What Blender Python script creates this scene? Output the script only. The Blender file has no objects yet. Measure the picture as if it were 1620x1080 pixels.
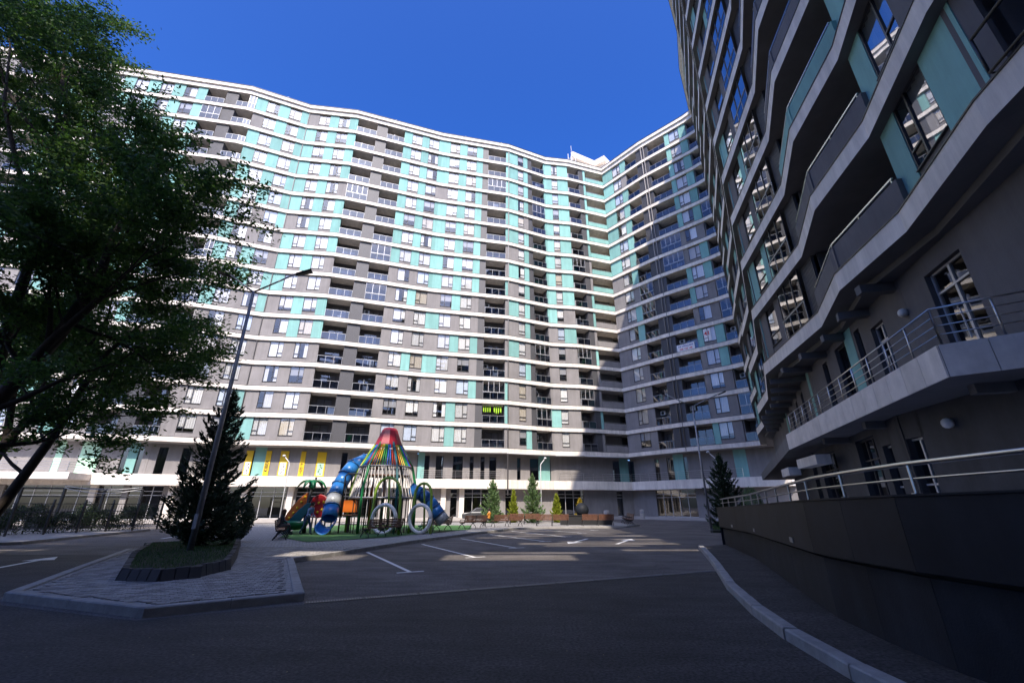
import bpy, math, random
import numpy as np
from mathutils import Vector, Matrix
R = math.radians
S = bpy.context.scene
C = bpy.context.collection
rng = random.Random(7)
nrg = np.random.default_rng(11)
# ---------------------------------------------------------------- camera
cd = bpy.data.cameras.new('camera'); cam = bpy.data.objects.new('camera', cd); C.objects.link(cam)
cam.location = (0, 0, 1.7); cam.rotation_euler = (R(90) + math.atan(260 / 672), 0, 0)
cd.sensor_width = 36; cd.lens = 36 * 672 / 1620; cd.clip_end = 2000; cd.clip_start = 0.05
S.camera = cam
# ---------------------------------------------------------------- sky and sun
LD = Vector((0, 1.0, -1)).normalized()
W = bpy.data.worlds.new('World'); S.world = W; W.use_nodes = True
nt = W.node_tree; bg = nt.nodes['Background']
sky = nt.nodes.new('ShaderNodeTexSky'); sky.sky_type = 'NISHITA'; sky.sun_disc = False
sky.sun_elevation = math.asin(-LD.z); sky.sun_rotation = math.atan2(-LD.x, -LD.y)
sky.altitude = 300; sky.air_density = 1.0; sky.dust_density = 4.0; sky.ozone_density = 10.0
bg.inputs[1].default_value = 0.15
hs = nt.nodes.new('ShaderNodeHueSaturation'); hs.inputs['Saturation'].default_value = 1.2; hs.inputs['Hue'].default_value = .515
nt.links.new(sky.outputs[0], hs.inputs['Color']); nt.links.new(hs.outputs[0], bg.inputs[0])
sd = bpy.data.lights.new('sun', 'SUN'); sun = bpy.data.objects.new('sun', sd); C.objects.link(sun)
sd.energy = 3.1; sd.angle = R(.53); sd.color = (1, .885, .755)
sun.rotation_euler = LD.to_track_quat('-Z', 'Y').to_euler(); sun.location = (5, -40, 90)
S.view_settings.view_transform = 'Standard'; S.view_settings.look = 'None'
S.view_settings.exposure = 1.08; S.view_settings.gamma = 1
S.cycles.use_denoising = True; S.cycles.max_bounces = 10; S.cycles.transparent_max_bounces = 12
S.cycles.sample_clamp_indirect = 4; S.cycles.caustics_reflective = False; S.cycles.caustics_refractive = False

# ---------------------------------------------------------------- materials
MATS = {}
def mat(name, col, rough=.7, metal=0., noise=0., nscale=3., bump=0., bscale=60., col2=None, spec=None, coat=0., fine=0., streak=0., orand=0.):
    if name in MATS: return MATS[name]
    m = bpy.data.materials.new(name); m.use_nodes = True; MATS[name] = m
    t = m.node_tree; b = t.nodes['Principled BSDF']
    b.inputs['Base Color'].default_value = (*col, 1); b.inputs['Roughness'].default_value = rough
    b.inputs['Metallic'].default_value = metal
    if spec is not None: b.inputs['Specular IOR Level'].default_value = spec
    if coat: b.inputs['Coat Weight'].default_value = coat
    if noise or bump:
        tc = t.nodes.new('ShaderNodeNewGeometry')
    if noise:
        n = t.nodes.new('ShaderNodeTexNoise'); n.inputs['Scale'].default_value = nscale; n.inputs['Detail'].default_value = 6
        n.inputs['Roughness'].default_value = .65
        t.links.new(tc.outputs['Position'], n.inputs['Vector'])
        r = t.nodes.new('ShaderNodeValToRGB'); t.links.new(n.outputs[0], r.inputs[0])
        c2 = col2 or tuple(c * (1 - noise) for c in col); c1 = col if col2 else tuple(min(1, c * (1 + noise * .6)) for c in col)
        r.color_ramp.elements[0].position = .32; r.color_ramp.elements[1].position = .68
        r.color_ramp.elements[0].color = (*c2, 1); r.color_ramp.elements[1].color = (*c1, 1)
        co = r.outputs[0]
        if streak:          # rain streaks running down the wall
            mp = t.nodes.new('ShaderNodeMapping'); mp.inputs['Scale'].default_value = (1.3, 1.3, .14); t.links.new(tc.outputs['Position'], mp.inputs[0])
            n5 = t.nodes.new('ShaderNodeTexNoise'); n5.inputs['Scale'].default_value = 1.6; n5.inputs['Detail'].default_value = 6; n5.inputs['Roughness'].default_value = .7; t.links.new(mp.outputs[0], n5.inputs['Vector'])
            r5 = t.nodes.new('ShaderNodeMapRange'); r5.inputs[1].default_value = .3; r5.inputs[2].default_value = .7; r5.inputs[3].default_value = 1 - streak; r5.inputs[4].default_value = 1 + streak * .4; t.links.new(n5.outputs[0], r5.inputs[0]); fac = r5.outputs[0]
            if orand:
                oi = t.nodes.new('ShaderNodeObjectInfo'); r6 = t.nodes.new('ShaderNodeMapRange'); r6.inputs[3].default_value = 1 - orand; r6.inputs[4].default_value = 1 + orand; t.links.new(oi.outputs['Random'], r6.inputs[0])
                m6 = t.nodes.new('ShaderNodeMath'); m6.operation = 'MULTIPLY'; t.links.new(fac, m6.inputs[0]); t.links.new(r6.outputs[0], m6.inputs[1]); fac = m6.outputs[0]
            v5 = t.nodes.new('ShaderNodeVectorMath'); v5.operation = 'SCALE'; t.links.new(co, v5.inputs[0]); t.links.new(fac, v5.inputs['Scale']); co = v5.outputs[0]
        if fine:            # aggregate speckle and long stains
            n3 = t.nodes.new('ShaderNodeTexNoise'); n3.inputs['Scale'].default_value = 26; n3.inputs['Detail'].default_value = 4; t.links.new(tc.outputs['Position'], n3.inputs['Vector'])
            r3 = t.nodes.new('ShaderNodeMapRange'); r3.inputs[1].default_value = .35; r3.inputs[2].default_value = .65; r3.inputs[3].default_value = 1 - fine; r3.inputs[4].default_value = 1 + fine * 1.6; t.links.new(n3.outputs[0], r3.inputs[0])
            mp = t.nodes.new('ShaderNodeMapping'); mp.inputs['Scale'].default_value = (.5, 2.2, 1); mp.inputs['Rotation'].default_value = (0, 0, .5); t.links.new(tc.outputs['Position'], mp.inputs[0])
            n4 = t.nodes.new('ShaderNodeTexNoise'); n4.inputs['Scale'].default_value = 1.1; n4.inputs['Detail'].default_value = 5; n4.inputs['Distortion'].default_value = .6; t.links.new(mp.outputs[0], n4.inputs['Vector'])
            r4 = t.nodes.new('ShaderNodeMapRange'); r4.inputs[1].default_value = .3; r4.inputs[2].default_value = .7; r4.inputs[3].default_value = .72; r4.inputs[4].default_value = 1.25; t.links.new(n4.outputs[0], r4.inputs[0])
            vo = t.nodes.new('ShaderNodeTexVoronoi'); vo.feature = 'DISTANCE_TO_EDGE'; vo.inputs['Scale'].default_value = .22; nw = t.nodes.new('ShaderNodeTexNoise'); nw.inputs['Scale'].default_value = 1.3; nw.inputs['Detail'].default_value = 5
            t.links.new(tc.outputs['Position'], nw.inputs['Vector']); av = t.nodes.new('ShaderNodeVectorMath'); av.operation = 'MULTIPLY_ADD'; av.inputs[1].default_value = (1.6, 1.6, 0); t.links.new(nw.outputs['Color'], av.inputs[0]); t.links.new(tc.outputs['Position'], av.inputs[2]); t.links.new(av.outputs[0], vo.inputs['Vector'])
            rc = t.nodes.new('ShaderNodeMapRange'); rc.inputs[2].default_value = .0035; rc.inputs[3].default_value = .55; t.links.new(vo.outputs['Distance'], rc.inputs[0])
            pc_ = t.nodes.new('ShaderNodeMath'); pc_.operation = 'MULTIPLY'; t.links.new(r3.outputs[0], pc_.inputs[0]); t.links.new(rc.outputs[0], pc_.inputs[1]); r3 = pc_
            pm = t.nodes.new('ShaderNodeMath'); pm.operation = 'MULTIPLY'; t.links.new(r3.outputs[0], pm.inputs[0]); t.links.new(r4.outputs[0], pm.inputs[1])
            vm = t.nodes.new('ShaderNodeVectorMath'); vm.operation = 'SCALE'; t.links.new(co, vm.inputs[0]); t.links.new(pm.outputs[0], vm.inputs['Scale']); co = vm.outputs[0]
        t.links.new(co, b.inputs['Base Color'])
    if bump:
        n2 = t.nodes.new('ShaderNodeTexNoise'); n2.inputs['Scale'].default_value = bscale; n2.inputs['Detail'].default_value = 3
        t.links.new(tc.outputs['Position'], n2.inputs['Vector'])
        bp = t.nodes.new('ShaderNodeBump'); bp.inputs['Strength'].default_value = bump; bp.inputs['Distance'].default_value = .02
        t.links.new(n2.outputs[0], bp.inputs['Height']); t.links.new(bp.outputs[0], b.inputs['Normal'])
    return m

def glass(name, tint, r0, wav=0.0):
    m = bpy.data.materials.new(name); m.use_nodes = True; MATS[name] = m; t = m.node_tree
    t.nodes.remove(t.nodes['Principled BSDF']); out = t.nodes['Material Output']
    tr = t.nodes.new('ShaderNodeBsdfTransparent'); tr.inputs[0].default_value = (*tint, 1)
    gl = t.nodes.new('ShaderNodeBsdfGlossy'); gl.inputs['Roughness'].default_value = .015
    gl.inputs['Color'].default_value = (.95, .97, 1, 1)
    lw = t.nodes.new('ShaderNodeLayerWeight'); lw.inputs[0].default_value = .5
    p = t.nodes.new('ShaderNodeMath'); p.operation = 'POWER'; p.inputs[1].default_value = 4
    ma = t.nodes.new('ShaderNodeMath'); ma.operation = 'MULTIPLY_ADD'; ma.inputs[1].default_value = 1 - r0; ma.inputs[2].default_value = r0
    mx = t.nodes.new('ShaderNodeMixShader')
    t.links.new(lw.outputs['Facing'], p.inputs[0]); t.links.new(p.outputs[0], ma.inputs[0]); t.links.new(ma.outputs[0], mx.inputs[0])
    t.links.new(tr.outputs[0], mx.inputs[1]); t.links.new(gl.outputs[0], mx.inputs[2]); t.links.new(mx.outputs[0], out.inputs[0])
    if wav:
        g = t.nodes.new('ShaderNodeNewGeometry'); n = t.nodes.new('ShaderNodeTexNoise'); n.inputs['Scale'].default_value = .9
        n.inputs['Detail'].default_value = 1
        bp = t.nodes.new('ShaderNodeBump'); bp.inputs['Strength'].default_value = wav; bp.inputs['Distance'].default_value = .05
        t.links.new(g.outputs['Position'], n.inputs['Vector']); t.links.new(n.outputs[0], bp.inputs['Height']); t.links.new(bp.outputs[0], gl.inputs['Normal'])
    return m

def leafmat(name, c1, c2, trans=.3):
    m = bpy.data.materials.new(name); m.use_nodes = True; MATS[name] = m; t = m.node_tree
    b = t.nodes['Principled BSDF']; b.inputs['Roughness'].default_value = .55; out = t.nodes['Material Output']
    g = t.nodes.new('ShaderNodeNewGeometry'); r = t.nodes.new('ShaderNodeValToRGB')
    r.color_ramp.elements[0].color = (*c1, 1); r.color_ramp.elements[1].color = (*c2, 1)
    t.links.new(g.outputs['Random Per Island'], r.inputs[0]); t.links.new(r.outputs[0], b.inputs['Base Color'])
    tl = t.nodes.new('ShaderNodeBsdfTranslucent'); t.links.new(r.outputs[0], tl.inputs[0])
    mx = t.nodes.new('ShaderNodeMixShader'); mx.inputs[0].default_value = trans
    t.links.new(b.outputs[0], mx.inputs[1]); t.links.new(tl.outputs[0], mx.inputs[2]); t.links.new(mx.outputs[0], out.inputs[0])
    return m

M = dict(
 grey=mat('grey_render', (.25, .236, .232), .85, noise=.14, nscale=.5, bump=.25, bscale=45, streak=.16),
 shade_grey=mat('shaded_grey_render', (.145, .138, .142), .8, noise=.16, nscale=.6, bump=.25, bscale=45, streak=.18),  # darker copy of the grey render, with shade put into the colour
 teal=mat('teal_render', (.225, .455, .42), .8, noise=.09, nscale=.7, bump=.2, bscale=45, streak=.16, orand=.16),
 band=mat('cream_concrete', (.84, .775, .69), .75, noise=.14, nscale=.45, bump=.15, bscale=25, streak=.26),
 shade_soffit=mat('shaded_soffit', (.17, .165, .165), .85, noise=.15, nscale=1),  # shade under the right block's slabs is put into this colour
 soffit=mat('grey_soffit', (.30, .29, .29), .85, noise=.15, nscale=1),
 core=mat('dim_room_wall', (.10, .095, .095), .9),  # dimness inside the rooms is put into the wall colour
 frame=mat('dark_window_frame', (.035, .033, .036), .45),
 lframe=mat('light_window_frame', (.55, .55, .56), .4, metal=.3),
 steel=mat('stainless_steel', (.55, .54, .52), .28, metal=1),
 gsteel=mat('galvanised_steel', (.32, .33, .35), .5, metal=.7, noise=.2, nscale=3),
 black=mat('black_metal', (.018, .018, .02), .45),
 louver=mat('grey_louver', (.10, .10, .108), .5, metal=.2),
 pipe=mat('grey_pipe', (.22, .21, .21), .5),
 white=mat('white_plastic', (.75, .75, .74), .45),
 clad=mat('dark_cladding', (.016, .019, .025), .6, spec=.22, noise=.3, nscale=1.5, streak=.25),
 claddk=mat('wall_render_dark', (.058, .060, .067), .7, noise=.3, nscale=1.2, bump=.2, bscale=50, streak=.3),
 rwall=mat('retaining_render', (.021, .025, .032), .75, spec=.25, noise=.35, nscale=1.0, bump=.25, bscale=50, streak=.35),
 fascia=mat('stone_fascia', (.78, .72, .66), .55, noise=.15, nscale=2., streak=.15, orand=.08),
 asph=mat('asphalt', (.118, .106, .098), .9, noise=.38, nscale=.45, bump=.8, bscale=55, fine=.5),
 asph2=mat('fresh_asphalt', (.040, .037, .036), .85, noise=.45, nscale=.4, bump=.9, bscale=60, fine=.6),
 paint=mat('road_paint', (.80, .80, .78), .7, noise=.14, nscale=9),
 paver=mat('paver_grey', (.30, .29, .28), .9, noise=.25, nscale=2.5, bump=.4, bscale=80),
 mortar=mat('paver_joint', (.07, .065, .06), .95),
 kerb=mat('kerb_concrete', (.33, .32, .305), .85, noise=.25, nscale=4, bump=.4, bscale=60),
 dkerb=mat('dark_kerb', (.06, .06, .064), .85, noise=.2, nscale=4),
 soil=mat('soil', (.02, .024, .012), .95, noise=.3, nscale=5),
 step=mat('pale_stone', (.42, .39, .36), .7, noise=.1, nscale=2),
 mat_g=mat('green_rubber', (.055, .16, .04), .9, noise=.2, nscale=6),
 wood=mat('brown_wood', (.17, .075, .045), .55, noise=.4, nscale=7),
 bark=mat('bark', (.035, .026, .02), .9, noise=.35, nscale=6, bump=.8, bscale=25),
 pblue=mat('blue_plastic', (.03, .19, .52), .35, coat=.3),
 pblue2=mat('dark_blue_plastic', (.012, .08, .24), .3, coat=.3),
 pclear=mat('smoky_plastic', (.33, .35, .36), .25),
 pred=mat('red_plastic', (.42, .02, .025), .3, coat=.3),
 porange=mat('orange_plastic', (.55, .14, .02), .3, coat=.3),
 pgreen=mat('green_plastic', (.01, .16, .05), .3, coat=.3),
 plime=mat('lime_plastic', (.22, .36, .05), .35),
 ptealp=mat('teal_plastic', (.012, .10, .12), .35),
 pmag=mat('crimson_plastic', (.30, .015, .03), .35),
 yellow=mat('yellow_banner', (.80, .53, .02), .6),
 ink=mat('dark_ink', (.02, .018, .015), .6),
 blueink=mat('blue_ink', (.06, .06, .30), .6), redink=mat('red_ink', (.60, .02, .03), .6),
 paper=mat('white_banner', (.80, .80, .80), .6),
 mint=mat('mint_film', (.42, .68, .50), .4),
 limecloth=mat('lime_cloth', (.35, .62, .03), .8),
)
G = dict(win=glass('window_glass', (.93, .94, .95), .10, .02), winb=glass('coated_window_glass', (.6, .63, .64), .34, .03), rail=glass('railing_glass', (.15, .19, .28), .10, .01),
         shop=glass('shop_glass', (.42, .45, .46), .11, .02))
CURT = [mat(n_, c_, .9, noise=.05, nscale=2., streak=.10, orand=.22) for n_, c_ in (('white_curtain', (.74, .73, .70)), ('cream_curtain', (.62, .55, .44)), ('grey_blind', (.38, .38, .39)), ('pale_blue_curtain', (.55, .62, .72)))]
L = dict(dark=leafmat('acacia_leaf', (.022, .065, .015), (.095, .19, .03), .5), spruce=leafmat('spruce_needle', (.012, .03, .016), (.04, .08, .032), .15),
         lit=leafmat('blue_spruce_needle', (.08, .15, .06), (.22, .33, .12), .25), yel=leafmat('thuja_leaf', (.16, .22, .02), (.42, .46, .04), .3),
         gold=leafmat('golden_leaf', (.30, .24, .02), (.50, .36, .03), .3), grass=leafmat('grass_blade', (.015, .055, .008), (.05, .14, .018), .3),
         shrub=leafmat('shrub_leaf', (.008, .025, .006), (.03, .06, .012), .2))

# ---------------------------------------------------------------- mesh helpers
class MB:
    def __init__(s): s.v = []; s.f = []; s.m = []
    def poly(s, pts, m=0):
        i = len(s.v); s.v += [tuple(p) for p in pts]; s.f.append(tuple(range(i, i + len(pts)))); s.m.append(m)
    def hexa(s, a, m=0):            # 8 corners: bottom ring 0-3 (ccw from above), top ring 4-7
        i = len(s.v); s.v += [tuple(p) for p in a]
        for q in ((3, 2, 1, 0), (4, 5, 6, 7), (0, 1, 5, 4), (1, 2, 6, 5), (2, 3, 7, 6), (3, 0, 4, 7)):
            s.f.append(tuple(i + k for k in q)); s.m.append(m)
    def box(s, x0, x1, y0, y1, z0, z1, m=0):
        s.hexa([(x0, y0, z0), (x1, y0, z0), (x1, y1, z0), (x0, y1, z0), (x0, y0, z1), (x1, y0, z1), (x1, y1, z1), (x0, y1, z1)], m)
    def fbox(s, F, s0, s1, d0, d1, z0, z1, m=0):
        s.hexa([F(s0, d0, z0), F(s1, d0, z0), F(s1, d1, z0), F(s0, d1, z0), F(s0, d0, z1), F(s1, d0, z1), F(s1, d1, z1), F(s0, d1, z1)], m)
    def prism(s, pts, z0, z1, m=0, cap=True):
        n = len(pts); i = len(s.v)
        s.v += [(p[0], p[1], z0) for p in pts] + [(p[0], p[1], z1) for p in pts]
        if cap: s.f += [tuple(range(i + n - 1, i - 1, -1)), tuple(range(i + n, i + 2 * n))]; s.m += [m, m]
        for k in range(n):
            s.f.append((i + k, i + (k + 1) % n, i + n + (k + 1) % n, i + n + k)); s.m.append(m)
    def tube(s, pts, r, n=6, m=0, cap=True):
        P = [Vector(p) for p in pts]; k = len(P); rr = r if isinstance(r, (list, tuple)) else [r] * k
        i0 = len(s.v); up = Vector((0, 0, 1)); a = None
        for j in range(k):
            d = (P[min(j + 1, k - 1)] - P[max(j - 1, 0)]).normalized()
            if a is None: a = d.cross(up if abs(d.z) < .95 else Vector((1, 0, 0))).normalized()
            else:
                a = a - d * a.dot(d); a = a.normalized() if a.length > 1e-5 else d.orthogonal().normalized()
            b = d.cross(a)
            for q in range(n):
                t = 2 * math.pi * q / n; s.v.append(tuple(P[j] + (a * math.cos(t) + b * math.sin(t)) * rr[j]))
        for j in range(k - 1):
            for q in range(n):
                s.f.append((i0 + j * n + q, i0 + j * n + (q + 1) % n, i0 + (j + 1) * n + (q + 1) % n, i0 + (j + 1) * n + q)); s.m.append(m)
        if cap: s.f += [tuple(i0 + q for q in reversed(range(n))), tuple(i0 + (k - 1) * n + q for q in range(n))]; s.m += [m, m]
    def lathe(s, prof, c=(0, 0, 0), n=16, m=0):
        i0 = len(s.v); k = len(prof)
        for r, z in prof:
            for q in range(n):
                t = 2 * math.pi * q / n; s.v.append((c[0] + r * math.cos(t), c[1] + r * math.sin(t), c[2] + z))
        for j in range(k - 1):
            for q in range(n):
                s.f.append((i0 + j * n + q, i0 + j * n + (q + 1) % n, i0 + (j + 1) * n + (q + 1) % n, i0 + (j + 1) * n + q)); s.m.append(m)
    def mesh(s, name, mats, smooth=False):
        me = bpy.data.meshes.new(name); me.from_pydata(s.v, [], s.f); me.polygons.foreach_set('material_index', s.m)
        for q in (mats if isinstance(mats, (list, tuple)) else [mats]): me.materials.append(q)
        if smooth: me.polygons.foreach_set('use_smooth', [True] * len(s.f))
        me.update(); return me
    def build(s, name, mats, parent=None, smooth=False, loc=None):
        return link(name, s.mesh(name, mats, smooth), parent, loc)
def link(name, me, parent=None, loc=None, rz=0):
    o = bpy.data.objects.new(name, me); C.objects.link(o); o.parent = parent
    if loc is not None: o.location = loc
    if rz: o.rotation_euler = (0, 0, rz)
    return o
def tag(o, label, cat, group=None, kind=None):
    if label: o['label'] = label
    if cat: o['category'] = cat
    if group: o['group'] = group
    if kind: o['kind'] = kind
    return o
def thing(name, label, cat, loc=(0, 0, 0), rz=0, group=None):
    o = bpy.data.objects.new(name, None); C.objects.link(o); o.location = loc; o.rotation_euler = (0, 0, rz); o.empty_display_size = .3
    return tag(o, label, cat, group)
def struct(o): o['kind'] = 'structure'; return o
def off(V, d):
    V = [np.array(v, float) for v in V]; out = []
    for i in range(len(V)):
        ns = []
        for a, b in ((i - 1, i), (i, i + 1)):
            if a >= 0 and b < len(V):
                t = V[b] - V[a]; t /= np.linalg.norm(t); ns.append(np.array([-t[1], t[0]]))
        n = sum(ns); n /= np.linalg.norm(n); out.append(V[i] + n * d / (n @ ns[0]))
    return [tuple(float(c) for c in p) for p in out]
class Line:                          # polyline with arc length; frames map (s, depth, z) to world
    def __init__(s, V):
        s.V = V; s.L = [0]
        for a, b in zip(V, V[1:]): s.L.append(s.L[-1] + math.dist(a, b))
    def seg(s, u):
        for i in range(len(s.V) - 1):
            if u < s.L[i + 1] - 1e-6: return i
        return len(s.V) - 2
    def frame(s, i):
        a, b = s.V[i], s.V[i + 1]; l = math.dist(a, b); tx, ty = (b[0] - a[0]) / l, (b[1] - a[1]) / l
        F = lambda q, d, z: (a[0] + tx * q - ty * d, a[1] + ty * q + tx * d, z)
        F.ang = math.atan2(ty, tx); F.len = l; return F
    def spans(s, u0, u1):            # split [u0,u1] at vertices -> (seg, s0, s1)
        out = []
        for i in range(len(s.V) - 1):
            a, b = max(u0, s.L[i]), min(u1, s.L[i + 1])
            if b - a > .02: out.append((i, a - s.L[i], b - s.L[i]))
        return out
def strip(mb, V, d0, d1, z0, z1, m=0, caps=True, mbot=None):      # solid ribbon along a polyline between two depths
    O = off(V, d0) if d0 else [tuple(v) for v in V]; I = off(V, d1); n = len(V); i = len(mb.v)
    for P, z in ((O, z0), (I, z0), (O, z1), (I, z1)): mb.v += [(p[0], p[1], z) for p in P]
    for k in range(n - 1):
        for w_, q in enumerate(((i + k, i + n + k, i + n + k + 1, i + k + 1), (i + 2 * n + k, i + 2 * n + k + 1, i + 3 * n + k + 1, i + 3 * n + k),
                  (i + k, i + k + 1, i + 2 * n + k + 1, i + 2 * n + k), (i + n + k, i + 3 * n + k, i + 3 * n + k + 1, i + n + k + 1))):
            mb.f.append(q); mb.m.append(mbot if mbot is not None and w_ == 0 else m)
    if caps:
        mb.f += [(i, i + 2 * n, i + 3 * n, i + n), (i + n - 1, i + 2 * n - 1, i + 4 * n - 1, i + 3 * n - 1)]; mb.m += [m, m]
def text_mesh(txt, size, m, bold=0.0):
    cu = bpy.data.curves.new('lettering', 'FONT'); cu.body = txt; cu.size = size; cu.align_x = 'CENTER'; cu.align_y = 'CENTER'; cu.offset = bold
    ob = bpy.data.objects.new('lettering', cu); C.objects.link(ob); bpy.context.view_layer.update()
    me = bpy.data.meshes.new_from_object(ob.evaluated_get(bpy.context.evaluated_depsgraph_get()))
    bpy.data.objects.remove(ob); me.transform(Matrix(((1, 0, 0, 0), (0, 0, -1, 0), (0, 1, 0, 0), (0, 0, 0, 1))))
    me.materials.clear(); me.materials.append(m); return me
# ================================================================ large structure: apartment blocks
CH = 2.75; FH = 3.3
def window_parts(w, flip, cv, sill=.62, head=2.72, lf=False):
    """frame, panes and curtain of one window, local x along wall, y inward, z up"""
    fr, pn, cu = MB(), MB(), MB(); b = .055; y0, y1 = .0, .07
    X = lambda a: (w - a) if flip else a
    def bar(xa, xb, za, zb): fr.box(min(X(xa), X(xb)), max(X(xa), X(xb)), y0, y1, za, zb)
    bar(0, w, sill, sill + b); bar(0, w, head - b, head); bar(0, b, sill + b, head - b); bar(w - b, w, sill + b, head - b)
    lights = []
    if w > 1.35:
        mx = w * .62; bar(mx - .035, mx + .035, sill + b, head - b); tz = sill + (head - sill) * .27
        bar(mx + .035, w - b, tz - .03, tz + .03)
        lights = [(b, mx - .035, sill + b, head - b), (mx + .035, w - b, sill + b, tz - .03), (mx + .035, w - b, tz + .03, head - b)]
    else:
        tz = sill + (head - sill) * .27; bar(b, w - b, tz - .03, tz + .03)
        lights = [(b, w - b, sill + b, tz - .03), (b, w - b, tz + .03, head - b)]
    for xa, xb, za, zb in lights:
        xa, xb = sorted((X(xa), X(xb))); pn.poly([(xa, .035, za), (xb, .035, za), (xb, .035, zb), (xa, .035, zb)])
    fr.box(.0, w, -.06, .04, sill - .03, sill - .001, 0)
    kind, span, drop = cv
    xs = [(0., w)] if span == 0 else ([(0, w * .62)] if span == 1 else [(0, w * .3), (w * .72, w)])
    for a, c in xs:
        a, c = sorted((X(a), X(c))); n = max(4, int((c - a) / .11)); z0 = sill if drop == 0 else sill + (head - sill) * drop
        for k in range(n):
            xa, xb = a + (c - a) * k / n, a + (c - a) * (k + 1) / n; ya = .13 + (.025 if k % 2 else -.025) * (kind < 2); yb = .13 + (-.025 if k % 2 else .025) * (kind < 2)
            cu.poly([(xa, ya, z0), (xb, yb, z0), (xb, yb, head), (xa, ya, head)])
    return fr, pn, cu
CV = [(0, 0, 0), (0, 0, 0), (0, 1, 0), (0, 2, 0), (1, 0, 0), (2, 0, .45), (3, 0, 0), (0, 1, 0), (0, 0, 0), (0, 0, .2), (0, 0, 0)]
WG = ['win', 'frame']
PRE = {}
def pre(key, fn):
    if key not in PRE: PRE[key] = fn()
    return PRE[key]
def win_meshes(w, flip, ci, sill=.62, head=2.72):
    def mk():
        fr, pn, cu = window_parts(w, flip, CV[ci], sill, head)
        return fr.mesh('window', M['frame']), pn.mesh('pane', G[WG[0]]), cu.mesh('curtain', CURT[CV[ci][0]])
    return pre(('w', WG[0], round(w, 2), flip, ci, sill, head), mk)
def railing_meshes(w):
    def mk():
        r, g = MB(), MB(); n = max(2, round(w / .95)); r.box(0, w, .02, .07, 1.06, 1.11); r.box(0, w, .03, .06, .08, .12)
        for k in range(n + 1):
            x = .02 + (w - .04) * k / n; r.box(x - .02, x + .02, .025, .065, 0, 1.06)
        for k in range(n):
            xa, xb = .05 + (w - .04) * k / n, (w - .04) * (k + 1) / n - .01; g.poly([(xa, .045, .13), (xb, .045, .13), (xb, .045, 1.04), (xa, .045, 1.04)])
        return r.mesh('balcony_railing', M['gsteel']), g.mesh('glass_panel', G['rail'])
    return pre(('r', round(w, 2)), mk)
def door_meshes(w, h=2.35):
    def mk():
        f, g = MB(), MB(); f.box(0, w, 0, .07, h - .07, h); f.box(0, w, 0, .07, 0, .07)
        n = max(2, round(w / .8))
        for k in range(n + 1):
            x = w * k / n; f.box(max(0, x - .035), min(w, x + .035), 0, .07, .07, h - .07)
        for k in range(n): g.poly([(w * k / n + .035, .03, .07), (w * (k + 1) / n - .035, .03, .07), (w * (k + 1) / n - .035, .03, h - .07), (w * k / n + .035, .03, h - .07)])
        return f.mesh('balcony_door', M['frame']), g.mesh('pane', G[WG[0]])
    return pre(('d', WG[0], round(w, 2), h), mk)
def glazing_meshes(w, z0=1.14, z1=2.73):
    def mk():
        f, g = MB(), MB(); n = max(2, round(w / .85)); f.box(0, w, .02, .08, z1 - .05, z1); f.box(0, w, .02, .08, z0, z0 + .05)
        for k in range(n + 1):
            x = w * k / n; f.box(max(0, x - .03), min(w, x + .03), .02, .08, z0 + .05, z1 - .05)
        for k in range(n): g.poly([(w * k / n + .03, .05, z0 + .05), (w * (k + 1) / n - .03, .05, z0 + .05), (w * (k + 1) / n - .03, .05, z1 - .05), (w * k / n + .03, .05, z1 - .05)])
        return f.mesh('balcony_glazing', M['lframe' if WG[0] == 'win' else 'frame']), g.mesh('pane', G[WG[0]])
    return pre(('g', WG[0], round(w, 2), z0), mk)
def louver_mesh(w):
    def mk():
        b = MB(); b.box(0, w, .06, .12, 0, CH); n = int(w / .11)
        for k in range(n):
            x = (k + .5) * w / n; b.box(x - .03, x + .03, 0, .058, .02, CH - .02)
        return b.mesh('louver_screen', M['louver'])
    return pre(('l', round(w, 2)), mk)
def teal_mesh(w, t=.3, h=CH, m='teal'):
    def mk():
        b = MB(); b.box(0, w, 0, t, 0, h); return b.mesh('panel', M[m])
    return pre(('t', round(w, 3), t, h, m), mk)
def ac_mesh():
    def mk():
        b = MB(); b.box(-.4, .4, -.15, .15, 0, .55)
        ring = [(.0 + .22 * math.cos(a * .5236), -.152, .28 + .22 * math.sin(a * .5236)) for a in range(12)]
        b.poly(ring, 1); b.box(-.36, -.30, -.12, .12, -.05, -.001); b.box(.30, .36, -.12, .12, -.05, -.001)
        return b.mesh('air_conditioner', [M['white'], M['black']])
    return pre('ac', mk)

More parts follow.
